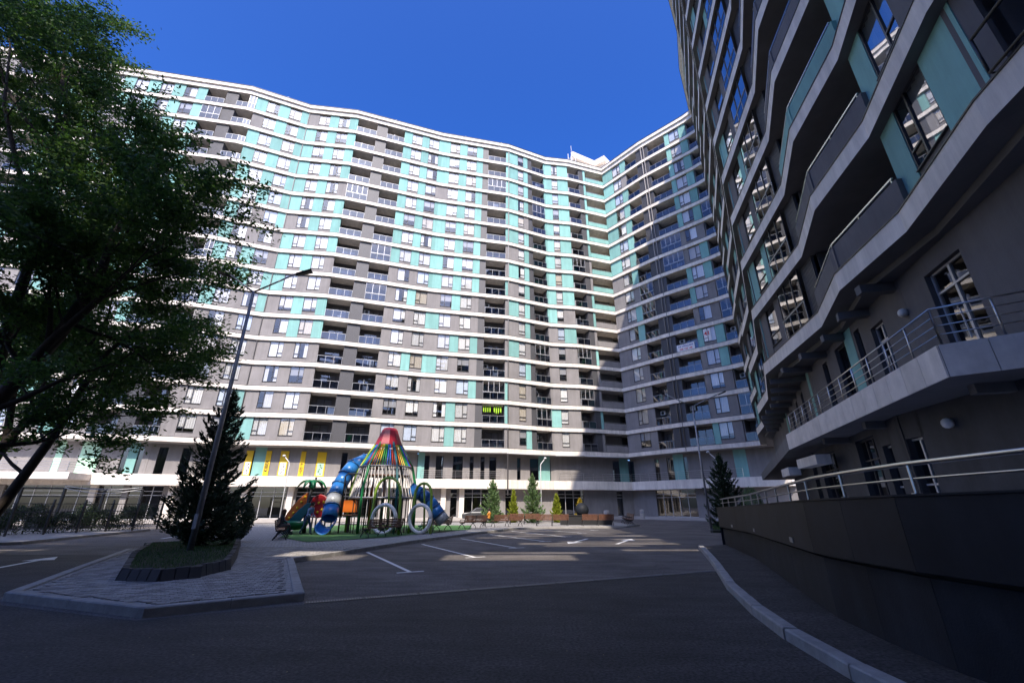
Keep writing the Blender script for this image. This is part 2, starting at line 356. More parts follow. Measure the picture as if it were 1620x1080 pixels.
class Block:
    def __init__(s, name, label, V, nfl, zb, bh, wd, depth, base, seed, grey='grey'):
        s.root = thing(name, label, 'building', (base[0], base[1], 0)); s.o = Vector((base[0], base[1], 0))
        s.ln = Line(V); s.nfl, s.zb, s.bh, s.wd, s.depth = nfl, zb, bh, wd, depth; s.r = random.Random(seed)
        s.wall = MB(); s.rec = MB(); s.grey = grey; s.V = V
        b = MB(); strip(b, V, 0, depth, 0, bh, 0, True, 2 if grey == 'shade_grey' else 0); strip(b, V, -.025, .05, bh + .003, bh + .045, 1)
        me = b.mesh('floor_band', [M['band'], M['frame'], M['shade_soffit']])
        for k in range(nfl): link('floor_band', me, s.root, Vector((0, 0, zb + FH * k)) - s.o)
        c = MB(); strip(c, V, depth - .4, depth - .1, zb + bh, zb + FH * nfl, 0); s.put(c, 'dim_room_wall', M['core'])
    def put(s, mb, name, mats, smooth=False): return mb.build(name, mats, s.root, smooth, -s.o)
    def at(s, name, me, F, q, d, z, parent=None):
        o = link(name, me, s.root, Vector(F(q, d, z)) - s.o, F.ang); return o
    def sub(s, name, me, par): return link(name, me, par)
    def zf(s, k): return s.zb + s.bh + FH * k
    def tealp(s, k): return .93 if k > 9 else (.60 if k > 6 else (.42 if k > 3 else .20))
    def panel(s, k, u0, u1, force=None):
        z = s.zf(k); te = force if force is not None else s.r.random() < s.tealp(k)
        for i, a, b in s.ln.spans(u0, u1):
            F = s.ln.frame(i)
            a2 = a - (.1 if a < .01 else 0); b2 = b + (.1 if b > F.len - .01 else 0)
            if te: s.at('teal_panel', teal_mesh(b2 - a2), F, a2, s.wd, z)
            else: s.at('grey_panel', teal_mesh(b2 - a2, .3, CH, s.grey), F, a2, s.wd, z)
    def window(s, k, u0, u1):
        i = s.ln.seg((u0 + u1) / 2); F = s.ln.frame(i); a = u0 - s.ln.L[i]; w = u1 - u0; z = s.zf(k)
        s.wall.fbox(F, a, a + w, s.wd + .03, s.wd + .3, z, z + .58)
        f, p, c = win_meshes(w, s.r.random() < .5, s.r.randrange(len(CV)))
        o = s.at('window', f, F, a, s.wd + .02, z); s.sub('pane', p, o); s.sub('curtain', c, o); return o
    def balcony(s, k, u0, u1, glazed=None, ac=None):
        z = s.zf(k); sp = s.ln.spans(u0, u1); dp = 1.7
        for j, (i, a, b) in enumerate(sp):
            F = s.ln.frame(i); w = b - a
            s.rec.fbox(F, a, b, s.wd + dp, s.wd + dp + .15, z, z + CH)
            if j == 0: s.rec.fbox(F, a - .12, a, s.wd + .1, s.wd + dp, z, z + CH)
            if j == len(sp) - 1: s.rec.fbox(F, b, b + .12, s.wd + .1, s.wd + dp, z, z + CH)
            r, g = railing_meshes(w); o = s.at('balcony_railing', r, F, a, .1, z); s.sub('glass_panel', g, o)
            if w > 1.6:
                d, g2 = door_meshes(round(w * .62, 2)); o = s.at('balcony_door', d, F, a + w * .2, s.wd + dp - .09, z); s.sub('pane', g2, o)
            if (s.r.random() < .13 if glazed is None else glazed):
                gz, g3 = glazing_meshes(w); o = s.at('balcony_glazing', gz, F, a, .12, z); s.sub('pane', g3, o)
            if w > 1.8 and s.r.random() < .5: s.clutter(F, a, w, z)
            if o.name.startswith('balcony_glazing'): pass
            elif (s.r.random() < .16 if ac is None else ac) and w > 1.6:
                s.at('air_conditioner', ac_mesh(), F, a + .5, s.wd + dp - .3, z + 1.75)
    def clutter(s, F, a, w, z):
        q = s.r.randrange(5)
        def mk():
            b = MB()
            if q == 0:
                for x in (0, .22, .44, .7): b.box(x, x + .17, 0, .02, .55 - .1 * (x > .3), 1.25)
                b.tube([(-.1, .01, 1.26), (1., .01, 1.26)], .012, 4)
            elif q == 1: b.box(0, .6, 0, .4, 0, .75); b.box(.1, .5, .05, .35, .752, 1.2)
            elif q == 2:
                b.lathe([(.12, 0), (.17, .3), (.0, .3)], (.2, .2, 0), 8)
                for k in range(14): x, y = s.r.gauss(.2, .16), s.r.gauss(.2, .1); b.tube([(.2, .2, .3), (x, y, s.r.uniform(.6, 1.25))], [.02, .05], 3)
            elif q == 3: b.box(0, .45, 0, .45, .42, .46); b.box(0, .45, .42, .46, .46, .95); [b.box(x, x + .04, y, y + .04, 0, .42) for x in (0, .41) for y in (0, .41)]
            else: b.box(0, .08, 0, .9, 0, 1.9); b.box(.1, .75, .1, .5, 0, 1.0)
            return b.mesh('balcony_clutter', [M['paper'], M['wood'], M['pgreen'], M['white'], M['gsteel']][q])
        s.at('balcony_clutter', pre(('cl', q), mk), F, a + s.r.uniform(.2, w - 1.2), s.wd + s.r.uniform(.4, .8), z)
    def parapet(s, k, u0, u1, teal):
        z = s.zf(k); dp = 1.9
        for i, a, b in s.ln.spans(u0, u1):
            F = s.ln.frame(i); m = 'teal' if teal else s.grey
            a2 = a - (.15 if a < .01 else 0); b2 = b + (.15 if b > F.len - .01 else 0)
            s.at('parapet', teal_mesh(b2 - a2, .16, 1.0, m), F, a2, .12, z)
            s.wall.fbox(F, a2, b2 + .3, s.wd + dp, s.wd + dp + .15, z, z + CH)
            def mk():
                t = MB(); t.box(0, b - a, 0, .05, .12, .17); n = max(2, int((b - a) / 1.2))
                for q in range(n + 1):
                    x = .05 + (b - a - .1) * q / n; t.box(x - .015, x + .015, .01, .04, 0, .12)
                return t.mesh('handrail', M['steel'])
            s.at('handrail', pre(('h', round(b - a, 2)), mk), F, a, .14, z + 1.0)
    def louver(s, k, u0, u1):
        i = s.ln.seg((u0 + u1) / 2); F = s.ln.frame(i); s.at('louver_screen', louver_mesh(u1 - u0), F, u0 - s.ln.L[i], s.wd + .02, s.zf(k))
    def downpipe(s, u, z0, z1, d=.0, r=.07):
        i = s.ln.seg(u); F = s.ln.frame(i); b = MB(); b.tube([F(u - s.ln.L[i], d, z0), F(u - s.ln.L[i], d, z1)], r, 8); s.put(b, 'downpipe', M['pipe'], True)
    def roof(s, over=.25, h=1.3):
        z = s.zb + FH * s.nfl; b = MB(); strip(b, s.V, 0, s.depth + 6, z, z + h * .55); s.put(b, 'roof_band', M['band'])
        b = MB(); strip(b, s.V, -over, s.depth + 6, z + h * .55 + .003, z + h); strip(b, s.V, -over - .06, .3, z + h + .003, z + h + .06, 1); s.put(b, 'parapet_cap', [M['band'], M['frame']])

# ---- the sunlit courtyard block
VA = [(-75, 41.0), (-40.5, 47.6), (-32.8, 50.9), (-25.5, 51.9), (-12, 56.5), (-.6, 59), (6.2, 62), (10.5, 62.6), (17.3, 64.8), (22.7, 58.4), (28.5, 53.), (31, 50)]
A = Block('apartment_building', 'sunlit sixteen-storey apartment block with cream bands and mint panels zigzagging behind the playground', VA, 16, 8.45, .55, .25, 3.4, (-5, 60), 3)
bays = [('B', 5, 7.8), ('L', 7.8, 9.4), ('B', 9.4, 12.1), ('P', 12.1, 13.2), ('W', 13.2, 14.9), ('P', 14.9, 16.4), ('W', 16.4, 18.1), ('P', 18.1, 19.6), ('W', 19.6, 21.3), ('P', 21.3, 22.92), ('W', 22.92, 24.62),
 ('P', 24.62, 26.14), ('W', 26.14, 27.84), ('P', 27.84, 29.14), ('B', 29.14, 31.76), ('L', 31.76, 33.46), ('B', 33.46, 36.05), ('P', 36.05, 37.56), ('W', 37.56, 39.26), ('P', 39.26, 40.73), ('W', 40.73, 42.43), ('P', 42.43, 43.5),
 ('P', 43.5, 45.05), ('W', 45.05, 46.75), ('P', 46.75, 48.12), ('W', 48.12, 49.82), ('P', 49.82, 51.15), ('B', 51.15, 54.2), ('L', 54.2, 55.88), ('B', 55.88, 58.67), ('P', 58.67, 59.98), ('W', 59.98, 61.68), ('P', 61.68, 62.86),
 ('W', 62.86, 64.56), ('P', 64.56, 66.49), ('W', 66.49, 68.19), ('P', 68.19, 69.46), ('W', 69.46, 71.16), ('P', 71.16, 72.24), ('L', 72.24, 73.24), ('B', 73.24, 76.4), ('P', 76.4, 76.8),
 ('P', 77.0, 78.71), ('W', 78.71, 79.81), ('P', 79.81, 80.65), ('L', 80.65, 81.47), ('B', 81.47, 83.9), ('P', 83.9, 85.36), ('W', 85.36, 86.46), ('P', 86.46, 88.4), ('B', 88.4, 90.78), ('L', 90.78, 91.71), ('P', 91.71, 92.13),
 ('C', 92.13, 95.73), ('P', 95.73, 97.88), ('W', 97.88, 99.58), ('P', 99.58, 100.74), ('B', 100.74, 103.1), ('L', 103.1, 104.1), ('L', 104.1, 105.39), ('B', 105.39, 108.53), ('P', 108.53, 109.29), ('W', 109.29, 110.99), ('P', 110.99, 112.1), ('B', 112.3, 115.6)]
for k in range(16):
    glazf = {}
    for n, (t, a, b) in enumerate(bays):
        if t == 'P': A.panel(k, a, b)
        elif t == 'W': A.window(k, a, b)
        elif t == 'B': A.balcony(k, a, b)
        elif t == 'L': A.louver(k, a, b)
        elif t == 'C': A.parapet(k, a, b, A.r.random() < A.tealp(k) + .1)
    A.wall.fbox(A.ln.frame(0), 0, 5, .25, .55, A.zf(k), A.zf(k) + CH)
    A.put(A.wall, 'wall', M['grey'])['kind'] = 'stuff'; A.wall = MB(); A.put(A.rec, 'recess_wall', M['shade_grey'])['kind'] = 'stuff'; A.rec = MB()  # recess walls take the darker grey: balcony shade put into the colour
A.roof()
A.downpipe(76.9, 3, 61.2, .12, .09); A.downpipe(43.5, 8.5, 61.2, .2, .07); A.downpipe(104.25, 8.5, 61.2, .1, .09); A.downpipe(104.75, 8.5, 61.2, .05, .07)
# horizontal drain run under the lowest band
b = MB(); P = off(VA, .06)
for i in range(4, 8): b.tube([(P[i][0], P[i][1], 8.38), (P[i + 1][0], P[i + 1][1], 8.38)], .07, 8)
A.put(b, 'drain_pipe', M['white'], True)
# green cloths drying on one balcony
F = A.ln.frame(4); b = MB()
for k in range(9):
    x = 73.4 - 65.13 + .3 * k; z = A.zf(1) + 2.6; w = rng.uniform(.12, .2)
    if k in (4,): continue
    b.hexa([F(x, .5, z - rng.uniform(.7, 1.2)), F(x + w, .5, z - rng.uniform(.7, 1.2)), F(x + w, .53, z - 1.), F(x, .53, z - .9), F(x, .5, z), F(x + w, .5, z), F(x + w, .53, z), F(x, .53, z)])
A.put(b, 'drying_cloth', M['limecloth'])
# podium of the sunlit block: first floor, fascia, shop fronts
PV = off(VA, 1.8); PL = Line(PV); GV = off(VA, 2.4); GL = Line(GV); pod = MB()
TOP = 8.45
def pod_item(kind, u0, u1, z0=5.0, z1=TOP, ln=PL):
    for i, a, b in ln.spans(u0, u1):
        F = ln.frame(i); a2 = a - (.12 if a < .01 else 0); b2 = b + (.12 if b > F.len - .01 else 0)
        if kind == 'g': pod.fbox(F, a2, b2, 0, .3, z0, z1)
        elif kind in 'tm':
            A.at('teal_panel', teal_mesh(b2 - a2, .28, z1 - z0, 'teal' if kind == 't' else 'mint'), F, a2, -.01, z0)
        elif kind in 'wy':
            pod.fbox(F, a, b, .02, .3, z1 - .45, z1)
            def mk():
                f, g = MB(), MB(); w = b - a; h = z1 - z0 - .45
                for q in ((0, w, 0, .06), (0, w, h - .06, h), (0, .05, .06, h - .06), (w - .05, w, .06, h - .06)): f.box(q[0], q[1], .08, .16, q[2], q[3])
                g.poly([(.05, .12, .06), (w - .05, .12, .06), (w - .05, .12, h - .06), (.05, .12, h - .06)])
                return f.mesh('tall_window', M['frame']), g.mesh('pane', G['shop'])
            f, g = pre(('tw', round(b - a, 2), z0, z1), mk); o = A.at('tall_window', f, F, a, .02, z0); A.sub('pane', g, o)
items = [('g', 0, 26), ('m', 26, 26.7), ('g', 26.7, 28.3), ('m', 28.3, 30.2), ('g', 30.2, 32.29), ('w', 32.29, 32.9), ('t', 32.9, 33.84), ('w', 33.84, 34.4), ('g', 34.4, 35.77), ('w', 35.77, 36.65), ('g', 36.65, 38), ('w', 38, 38.9), ('g', 38.9, 42), ('w', 42, 42.9),
 ('g', 42.9, 44.6), ('w', 44.6, 45.5), ('t', 45.5, 46.8), ('w', 46.8, 47.45), ('g', 47.45, 48.45), ('w', 48.45, 49.45), ('g', 49.45, 50.79), ('w', 50.82, 51.4), ('g', 51.4, 52.65), ('w', 52.65, 53.75), ('g', 53.75, 55.5), ('w', 55.5, 56.2), ('g', 56.2, 58), ('w', 58, 58.8), ('g', 58.8, 64.9),
 ('t', 65.0, 65.86), ('w', 65.86, 66.52), ('g', 66.52, 67.35), ('w', 67.35, 68.35), ('g', 68.35, 69.61), ('w', 69.61, 70.96), ('g', 70.96, 71.9), ('w', 71.9, 72.42), ('g', 72.42, 73.37), ('w', 73.37, 73.94), ('g', 73.94, 74.59), ('w', 74.59, 75.55), ('g', 75.55, 78.61), ('w', 78.61, 79.16),
 ('g', 79.16, 80.62), ('w', 80.62, 82.0), ('t', 82.0, 83.81), ('w', 83.81, 84.08), ('g', 84.08, 93.74), ('w', 93.74, 94.9), ('t', 94.9, 96.4), ('w', 96.75, 97.4), ('g', 97.4, 100.96), ('w', 100.96, 101.67), ('g', 101.67, 102.87), ('w', 102.87, 103.9), ('t', 103.9, 105.4), ('w', 105.4, 105.95),
 ('g', 105.95, 111.93), ('t', 111.93, 113.41), ('g', 113.41, 118)]
for it in items: pod_item(*it)
# rooms behind podium glass
strip(pod, VA, 4.6, 4.8, 0, TOP, 1)
A.put(pod, 'podium_wall', [M['grey'], M['core']])
b = MB(); strip(b, VA, .95, 4.6, 3.85, 5.0, 0); A.put(b, 'podium_fascia', M['band'])
b = MB(); strip(b, VA, .5, 3.0, TOP - .06, TOP - .003, 0); A.put(b, 'soffit', M['soffit'])
# ground floor shop fronts
gf = MB()
shops = [(22, 33.2), (33.6, 37.0), (38.5, 45.0), (45.4, 49.8), (50.8, 54.1), (55.1, 60.5), (71.3, 74.8), (85, 89), (100.8, 107)]
doors = [(69.46, 70.5), (62, 63.2), (76.9, 78), (94.2, 95.4)]
cuts = sorted(shops + doors); u = 0
for a, b_ in cuts:
    for i, s0, s1 in GL.spans(u, a): F = GL.frame(i); gf = MB(); gf.fbox(F, s0 - .1, s1 + .1, 0, .4, .3, 3.85); A.put(gf, 'ground_floor_wall', M['grey'])
    u = b_
for i, s0, s1 in GL.spans(u, GL.L[-1]): F = GL.frame(i); gf = MB(); gf.fbox(F, s0 - .1, s1, 0, .4, .3, 3.85); A.put(gf, 'ground_floor_wall', M['grey'])
for a, b_ in shops + doors:
    for i, s0, s1 in GL.spans(a, b_):
        F = GL.frame(i); w = s1 - s0; f, g = MB(), MB(); n = max(1, round(w / 1.35)); h = 3.55
        for zz in ((0, .08), (h * .70, h * .70 + .06), (h * .82, h * .82 + .06), (h - .08, h)): f.box(0, w, .05, .13, zz[0], zz[1])
        for q in range(n + 1):
            x = w * q / n
            f.box(max(0, x - .03), min(w, x + .03), .04, .14, .002, h - .002)
        for q in range(n): g.poly([(w * q / n + .03, .09, .08), (w * (q + 1) / n - .03, .09, .08), (w * (q + 1) / n - .03, .09, h - .08), (w * q / n + .03, .09, h - .08)])
        o = A.at('shop_window', f.mesh('shop_window', M['lframe']), F, s0, .1, .3); A.sub('pane', g.mesh('pane', G['shop']), o)
for u in (30.5, 37.8, 45.2, 50.3, 54.6, 61.2, 64.5, 68.6, 71.0):      # pale piers between the shop fronts
    i = GL.seg(u); F = GL.frame(i); q = u - GL.L[i]; b = MB(); b.box(-.32, .32, 0, .3, .3, 3.85); A.at('pier', b.mesh('pier', M['band']), F, q, -.35, 0)
# first-floor terrace railing of the right half and the left corner
def bar_rail(blk, V, u0, u1, z, d, h=1.05, nb=4, name='terrace_railing', step=1.5):
    ln = Line(V); b = MB()
    for i, s0, s1 in ln.spans(u0, u1):
        F = ln.frame(i); n = max(1, round((s1 - s0) / step))
        for q in range(n + 1): x = s0 + (s1 - s0) * q / n; b.tube([F(x, d, z), F(x, d, z + h)], .022, 5)
        for q in range(nb): zz = z + h - .24 * q; b.tube([F(s0, d, zz), F(s1, d, zz)], .025 if q == 0 else .014, 5)
    blk.put(b, name, M['steel'])
bar_rail(A, off(VA, 1.0), 85, 112, 5.0, .1); bar_rail(A, off(VA, 1.0), 65.5, 76, 5.0, .1); 
TS = off(VA, -1.9); b = MB(); l0 = Line(VA); F = l0.frame(0); b.fbox(F, 0, 30.6, -2.2, 1.5, 4.25, 4.86); A.put(b, 'terrace_slab', M['fascia'])
for q in range(24):
    b = MB(); b.box(.006, 1.26, -.03, -.002, -.02, .63); A.at('fascia_panel', pre('tfp', lambda: b.mesh('fascia_panel', M['fascia'])), F, .3 + 1.265 * q, -2.2, 4.25)
b = MB()
for q in range(21): b.tube([F(.2 + 1.5 * q, -2.0, 4.86), F(.2 + 1.5 * q, -2.0, 5.9)], .022, 5)
for q in range(4): b.tube([F(.2, -2.0, 5.9 - .24 * q), F(30.2, -2.0, 5.9 - .24 * q), F(30.4, .9, 5.9 - .24 * q)], .02, 5)
A.put(b, 'terrace_railing', M['steel'])
# yellow shop banners between the first-floor windows
for u, w, txt in ((47.12, .60, 'KIBER'), (48.95, .95, None), (51.1, .55, '+373 69'), (53.2, 1.05, None), (44.95, .8, None)):
    i = PL.seg(u); F = PL.frame(i); q = u - PL.L[i]; b = MB(); b.box(-w / 2, w / 2, -.05, -.02, .02, 2.95)
    bo = A.at('yellow_banner', b.mesh('yellow_banner', M['yellow']), F, q, 0, 5.02)
    if txt:
        me = text_mesh(txt, .52 if txt == 'KIBER' else .36, M['ink'], .012); me.transform(Matrix.Rotation(-math.pi / 2, 4, 'Y')); o = A.sub('lettering', me, bo); o.location = (0, -.056, 1.15 if txt == 'KIBER' else .95)
    else:
        b = MB(); b.poly([(-w * .36, -.056, .15), (w * .36, -.056, .15), (w * .36, -.056, 1.6), (-w * .36, -.056, 1.6)]); A.sub('printed_picture', b.mesh('printed_picture', M['paper'] if u != 53.2 else M['mint']), bo)
        for k in range(7):
            x, z = rng.uniform(-w * .25, w * .2), .3 + .17 * k; b = MB(); b.poly([(x, -.06, z), (x + .16, -.06, z), (x + .18, -.06, z + .1), (x + .02, -.06, z + .1)]); A.sub('printed_mark', b.mesh('printed_mark', M['ink']), bo)
# for-sale sign on a balcony and red mark on a window, on the shaded right wing
F = A.ln.frame(9); k = 4
b = MB(); b.box(0, 2.5, 0, .03, 0, 1.0); sg = A.at('banner_sign', b.mesh('banner_sign', M['paper']), F, 105.55 - 104.1, .03, A.zf(k) + .05)
o = A.sub('lettering', text_mesh('DE VÂNZARE', .36, M['blueink'], .008), sg); o.location = (1.25, -.006, .7)
o = A.sub('lettering', text_mesh('068 126 168', .36, M['redink'], .008), sg); o.location = (1.25, -.006, .27)
b = MB(); b.box(0, .95, 0, .01, 0, 1.8); sg = A.at('window_poster', b.mesh('window_poster', M['paper']), F, 109.4 - 104.1, A.wd + .03, A.zf(k) + .75)
o = A.sub('lettering', text_mesh('41', .8, M['redink'], .02), sg); o.location = (.48, -.006, 1.1)
# roof house, mast and vents
b = MB(); Q = [(12.5, 66.5), (17, 69), (18.6, 67.6), (21.5, 71), (22.5, 70), (24, 75), (11.5, 75)]
b.prism(Q, 62.5, 66.6, 0); A.put(b, 'roof_house', M['band']); b = MB(); b.prism([(x + (x - 18) * .08, y - .9) for x, y in Q], 66.603, 67.9, 0); A.put(b, 'roof_house_eave', M['band'])
b = MB(); b.tube([(11.5, 63.6, 62.5), (11.5, 63.6, 65.6)], .1, 8); b.tube([(11.5, 63.6, 65.6), (11.5, 63.6, 67.2)], .03, 5)
for dx in (-.7, .7): b.tube([(11.5 + dx, 63.4, 63), (11.5 + dx, 63.4, 65)], .06, 6); b.tube([(11.5 + dx, 63.4, 64), (11.5, 63.6, 64)], .04, 5)
A.put(b, 'antenna_mast', M['white'])
for u in (27, 40, 57, 69, 75.5, 79.5):
    i = A.ln.seg(u); F = A.ln.frame(i); b = MB(); b.lathe([(.0, .75), (.22, .7), (.22, .5), (.12, .5), (.12, 0)], (0, 0, 0), 8); A.at('roof_vent', b.mesh('roof_vent', M['white']), F, u - A.ln.L[i], .5, 62.6)

# ---- the shaded block close on the right
VB = [(29.6, 51.6), (25.3, 44.3), (23.1, 39.1), (19.6, 33.6), (17.5, 28.5), (14.1, 22.7), (12.6, 15.9), (11.1, 12.8), (10.5, 9.5), (9.1, 6.1), (8.0, 1.6), (8.5, -3), (9.6, -9)]
B = Block('apartment_building', 'dark shaded apartment block with deep zigzag bands and teal panels towering on the right', VB, 16, 8.50, .62, .3, 3.8, (16, 20), 5, 'shade_grey')
segp = {0: 'PWPBP', 1: 'PWPW', 2: 'PBLP', 3: 'PWPB', 4: 'PWPWP', 5: [('P', 0, .15), ('W', .15, .34), ('P', .34, .48), ('B', .48, .84), ('L', .84, 1.)], 6: [('C', .0, 1.)], 7: [('C', 0, 1.)],
        8: [('P', 0, .22), ('W', .22, .64), ('P', .64, 1.)], 9: [('P', 0, .12), ('G', .12, .8), ('P', .8, 1.)], 10: 'PWPP', 11: 'PWPW'}
WG[0] = 'winb'
wid = dict(P=1.3, W=1.6, B=2.4, L=1.0)
for k in range(16):
    for i in range(12):
        sp = segp[i]; ln = B.ln.L[i + 1] - B.ln.L[i]; u0 = B.ln.L[i]
        if isinstance(sp, str):
            tot = sum(wid[c] for c in sp); x = 0; lst = []
            for c in sp: lst.append((c, x / tot, (x + wid[c]) / tot)); x += wid[c]
        else: lst = sp
        for t, a, b in lst:
            a, b = u0 + a * ln, u0 + b * ln
            if t == 'P': B.panel(k, a, b, force=(B.r.random() < (.62 if i < 5 else .48)) if not (i == 8 and a > u0 + 1) else (k % 3 != 1))
            elif t == 'W': B.window(k, a, b)
            elif t in 'B': B.balcony(k, a, b, glazed=i == 5 or None)
            elif t == 'L': B.louver(k, a, b)
            elif t == 'C': B.parapet(k, a, b, k % 4 == 2)
            elif t == 'G':
                F = B.ln.frame(i); d, g = door_meshes(round(b - a, 2), 2.73); o = B.at('balcony_door', d, F, a - u0, B.wd + .9, B.zf(k)); B.sub('pane', g, o)
                for q in (a - u0 - .12, b - u0): B.wall.fbox(F, q, q + .12, B.wd + .1, B.wd + 1.1, B.zf(k), B.zf(k) + CH)
                t_ = MB(); y = -.12; t_.tube([(0, y, .1), (b - a, y, .1)], .03, 6); t_.tube([(0, y, 1.0), (b - a, y, 1.0)], .035, 6)
                for q in range(3): x = (b - a) * q / 2; t_.tube([(x, y, .1), (x, y, 1.0)], .025, 6); t_.tube([(x, y, .1), (x, .1, .05)], .02, 5)
                B.at('pipe_railing', pre(('pr', i), lambda: t_.mesh('pipe_railing', M['black'], True)), F, a - u0, .05, B.zf(k))
    # back walls behind parapet balconies, side returns
    F = B.ln.frame(6); B.wall.fbox(F, -.12, 0, .55, 2.4, B.zf(k), B.zf(k) + CH)
    F = B.ln.frame(8); B.wall.fbox(F, -.02, .1, .62, 2.4, B.zf(k), B.zf(k) + CH); B.put(B.wall, 'wall', M['shade_grey'])['kind'] = 'stuff'; B.wall = MB(); B.put(B.rec, 'recess_wall', M['shade_grey'])['kind'] = 'stuff'; B.rec = MB()
B.roof(.35, 1.3)
# overhang with beams, podium walls
b = MB(); strip(b, VB, .62, 3.6, 8.30, 8.497, 0); B.put(b, 'soffit', M['shade_soffit'])
W1 = [(27.5, 45.5), (19.9, 30.2), (15.3, 21), (12.05, 11.8), (10.55, 6.8), (9.8, 1.9), (10.2, -5), (11, -9)]
Lb = Line(VB)
for u in np.arange(14, 46, 2.3):
    i = Lb.seg(u); F = Lb.frame(i); b = MB(); b.fbox(F, u - Lb.L[i] - .14, u - Lb.L[i] + .14, .15, 2.6, 8.02, 8.298); B.put(b, 'soffit_beam', M['shade_soffit'])
LW = Line(W1); pw = MB()
op = [(17.6, 18.3, 5.2, 7.9, 'w'), (20.6, 21.3, 5.2, 7.9, 'w'), (23.2, 24.0, 5.2, 7.9, 'w'), (29.4, 30.0, 5.2, 7.9, 'w'), (31.2, 32.4, 5.0, 8.0, 'w'), (32.4, 33.2, 4.86, 8.3, 't'), (33.4, 33.9, 5.0, 8.0, 'w'), (34.75, 35.7, 4.86, 7.6, 'd'), (38.4, 39.9, 4.86, 7.75, 'd'), (26.4, 27.0, 4.86, 8.3, 't'), (14.2, 15.0, 4.86, 8.3, 't')]
u = 0
for a, c, z0, z1, t in sorted(op):
    for i, s0, s1 in LW.spans(u, a): pw.fbox(LW.frame(i), s0 - (.1 if s0 < .01 else 0), s1 + (.1 if s1 > LW.frame(i).len - .01 else 0), 0, .35, 4.84, 8.3)
    i = LW.seg((a + c) / 2); F = LW.frame(i); s0 = a - LW.L[i]; w = c - a
    if t == 't': B.at('teal_panel', teal_mesh(w, .33, 8.3 - 4.84, 'teal'), F, s0, -.01, 4.84)
    else:
        pw.fbox(F, s0, s0 + w, .0, .35, z1, 8.3)
        if z0 > 4.9: pw.fbox(F, s0, s0 + w, .0, .35, 4.84, z0)
        f, g = MB(), MB(); h = z1 - z0
        for q in ((0, w, 0, .06), (0, w, h - .06, h), (0, .06, .06, h - .06), (w - .06, w, .06, h - .06)): f.box(q[0], q[1], .14, .22, q[2], q[3])
        if t == 'd':
            f.box(w * .5 - .04, w * .5 + .04, .14, .22, .06, h - .06); f.box(.06, w - .06, .13, .21, h * .78, h * .78 + .06); f.tube([(w * .42, .1, .8), (w * .42, .1, 1.6)], .02, 5)
        g.poly([(.06, .18, .06), (w - .06, .18, .06), (w - .06, .18, h - .06), (.06, .18, h - .06)])
        nm = 'glass_door' if t == 'd' else 'tall_window'; o = B.at(nm, f.mesh(nm, M['lframe'] if t == 'd' else M['frame']), F, s0, 0, z0); B.sub('pane', g.mesh('pane', G['shop']), o)
    u = c
for i, s0, s1 in LW.spans(u, LW.L[-1]): pw.fbox(LW.frame(i), s0, s1 + .1, 0, .35, 4.84, 8.3)
strip(pw, W1, 2.4, 2.6, 1, 8.3, 0)
B.put(pw, 'podium_wall', M['shade_grey'])
# walkway slab with stone fascia panels
SL = [(26.0, 46.3), (18.4, 31), (13.1, 20.5), (9.0, 8.4), (10.75, 7.1)]
SI = [(11.3, 6.4), (14.2, 12), (16, 20), (21, 30), (29, 45)]
b = MB(); b.prism(SL + SI, 4.2, 4.84, 0); B.put(b, 'walkway_slab', M['shade_soffit'])
ls = Line(SL)
for i in (2, 3):
    F = ls.frame(i); n = round(F.len / .82)
    for q in range(n):
        def mk(wd_=F.len / n):
            b = MB(); b.box(.006, wd_ - .006, -.035, -.003, -.03, .66); return b.mesh('fascia_panel', M['fascia'])
        B.at('fascia_panel', pre(('fp', i), mk), F, F.len * q / n, 0, 4.2)
ra = MB()
def railrun(mb, pts, z, h, nb, step, r=.022):
    for a, c in zip(pts, pts[1:]):
        n = max(1, round(math.dist(a, c) / step))
        for q in range(n + 1): x, y = a[0] + (c[0] - a[0]) * q / n, a[1] + (c[1] - a[1]) * q / n; mb.tube([(x, y, z), (x, y, z + h)], r, 6)
        for q in range(nb): zz = z + h - q * .2; mb.tube([(a[0], a[1], zz), (c[0], c[1], zz)], r if q == 0 else r * .6, 6)
railrun(ra, [(13.25, 20.3), (9.2, 8.5), (10.7, 7.35)], 4.84, .9, 4, 1.15); B.put(ra, 'walkway_railing', M['steel'], True)
b = MB()
for x, y in ((10.4, 9.0), (11.5, 13.5), (12.6, 17)): b = MB(); b.prism([(x - .3, y), (x + 1.2, y - .4), (x + 1.25, y - .2), (x - .25, y + .2)], 3.98, 4.198); B.put(b, 'slab_beam', M['shade_soffit'])
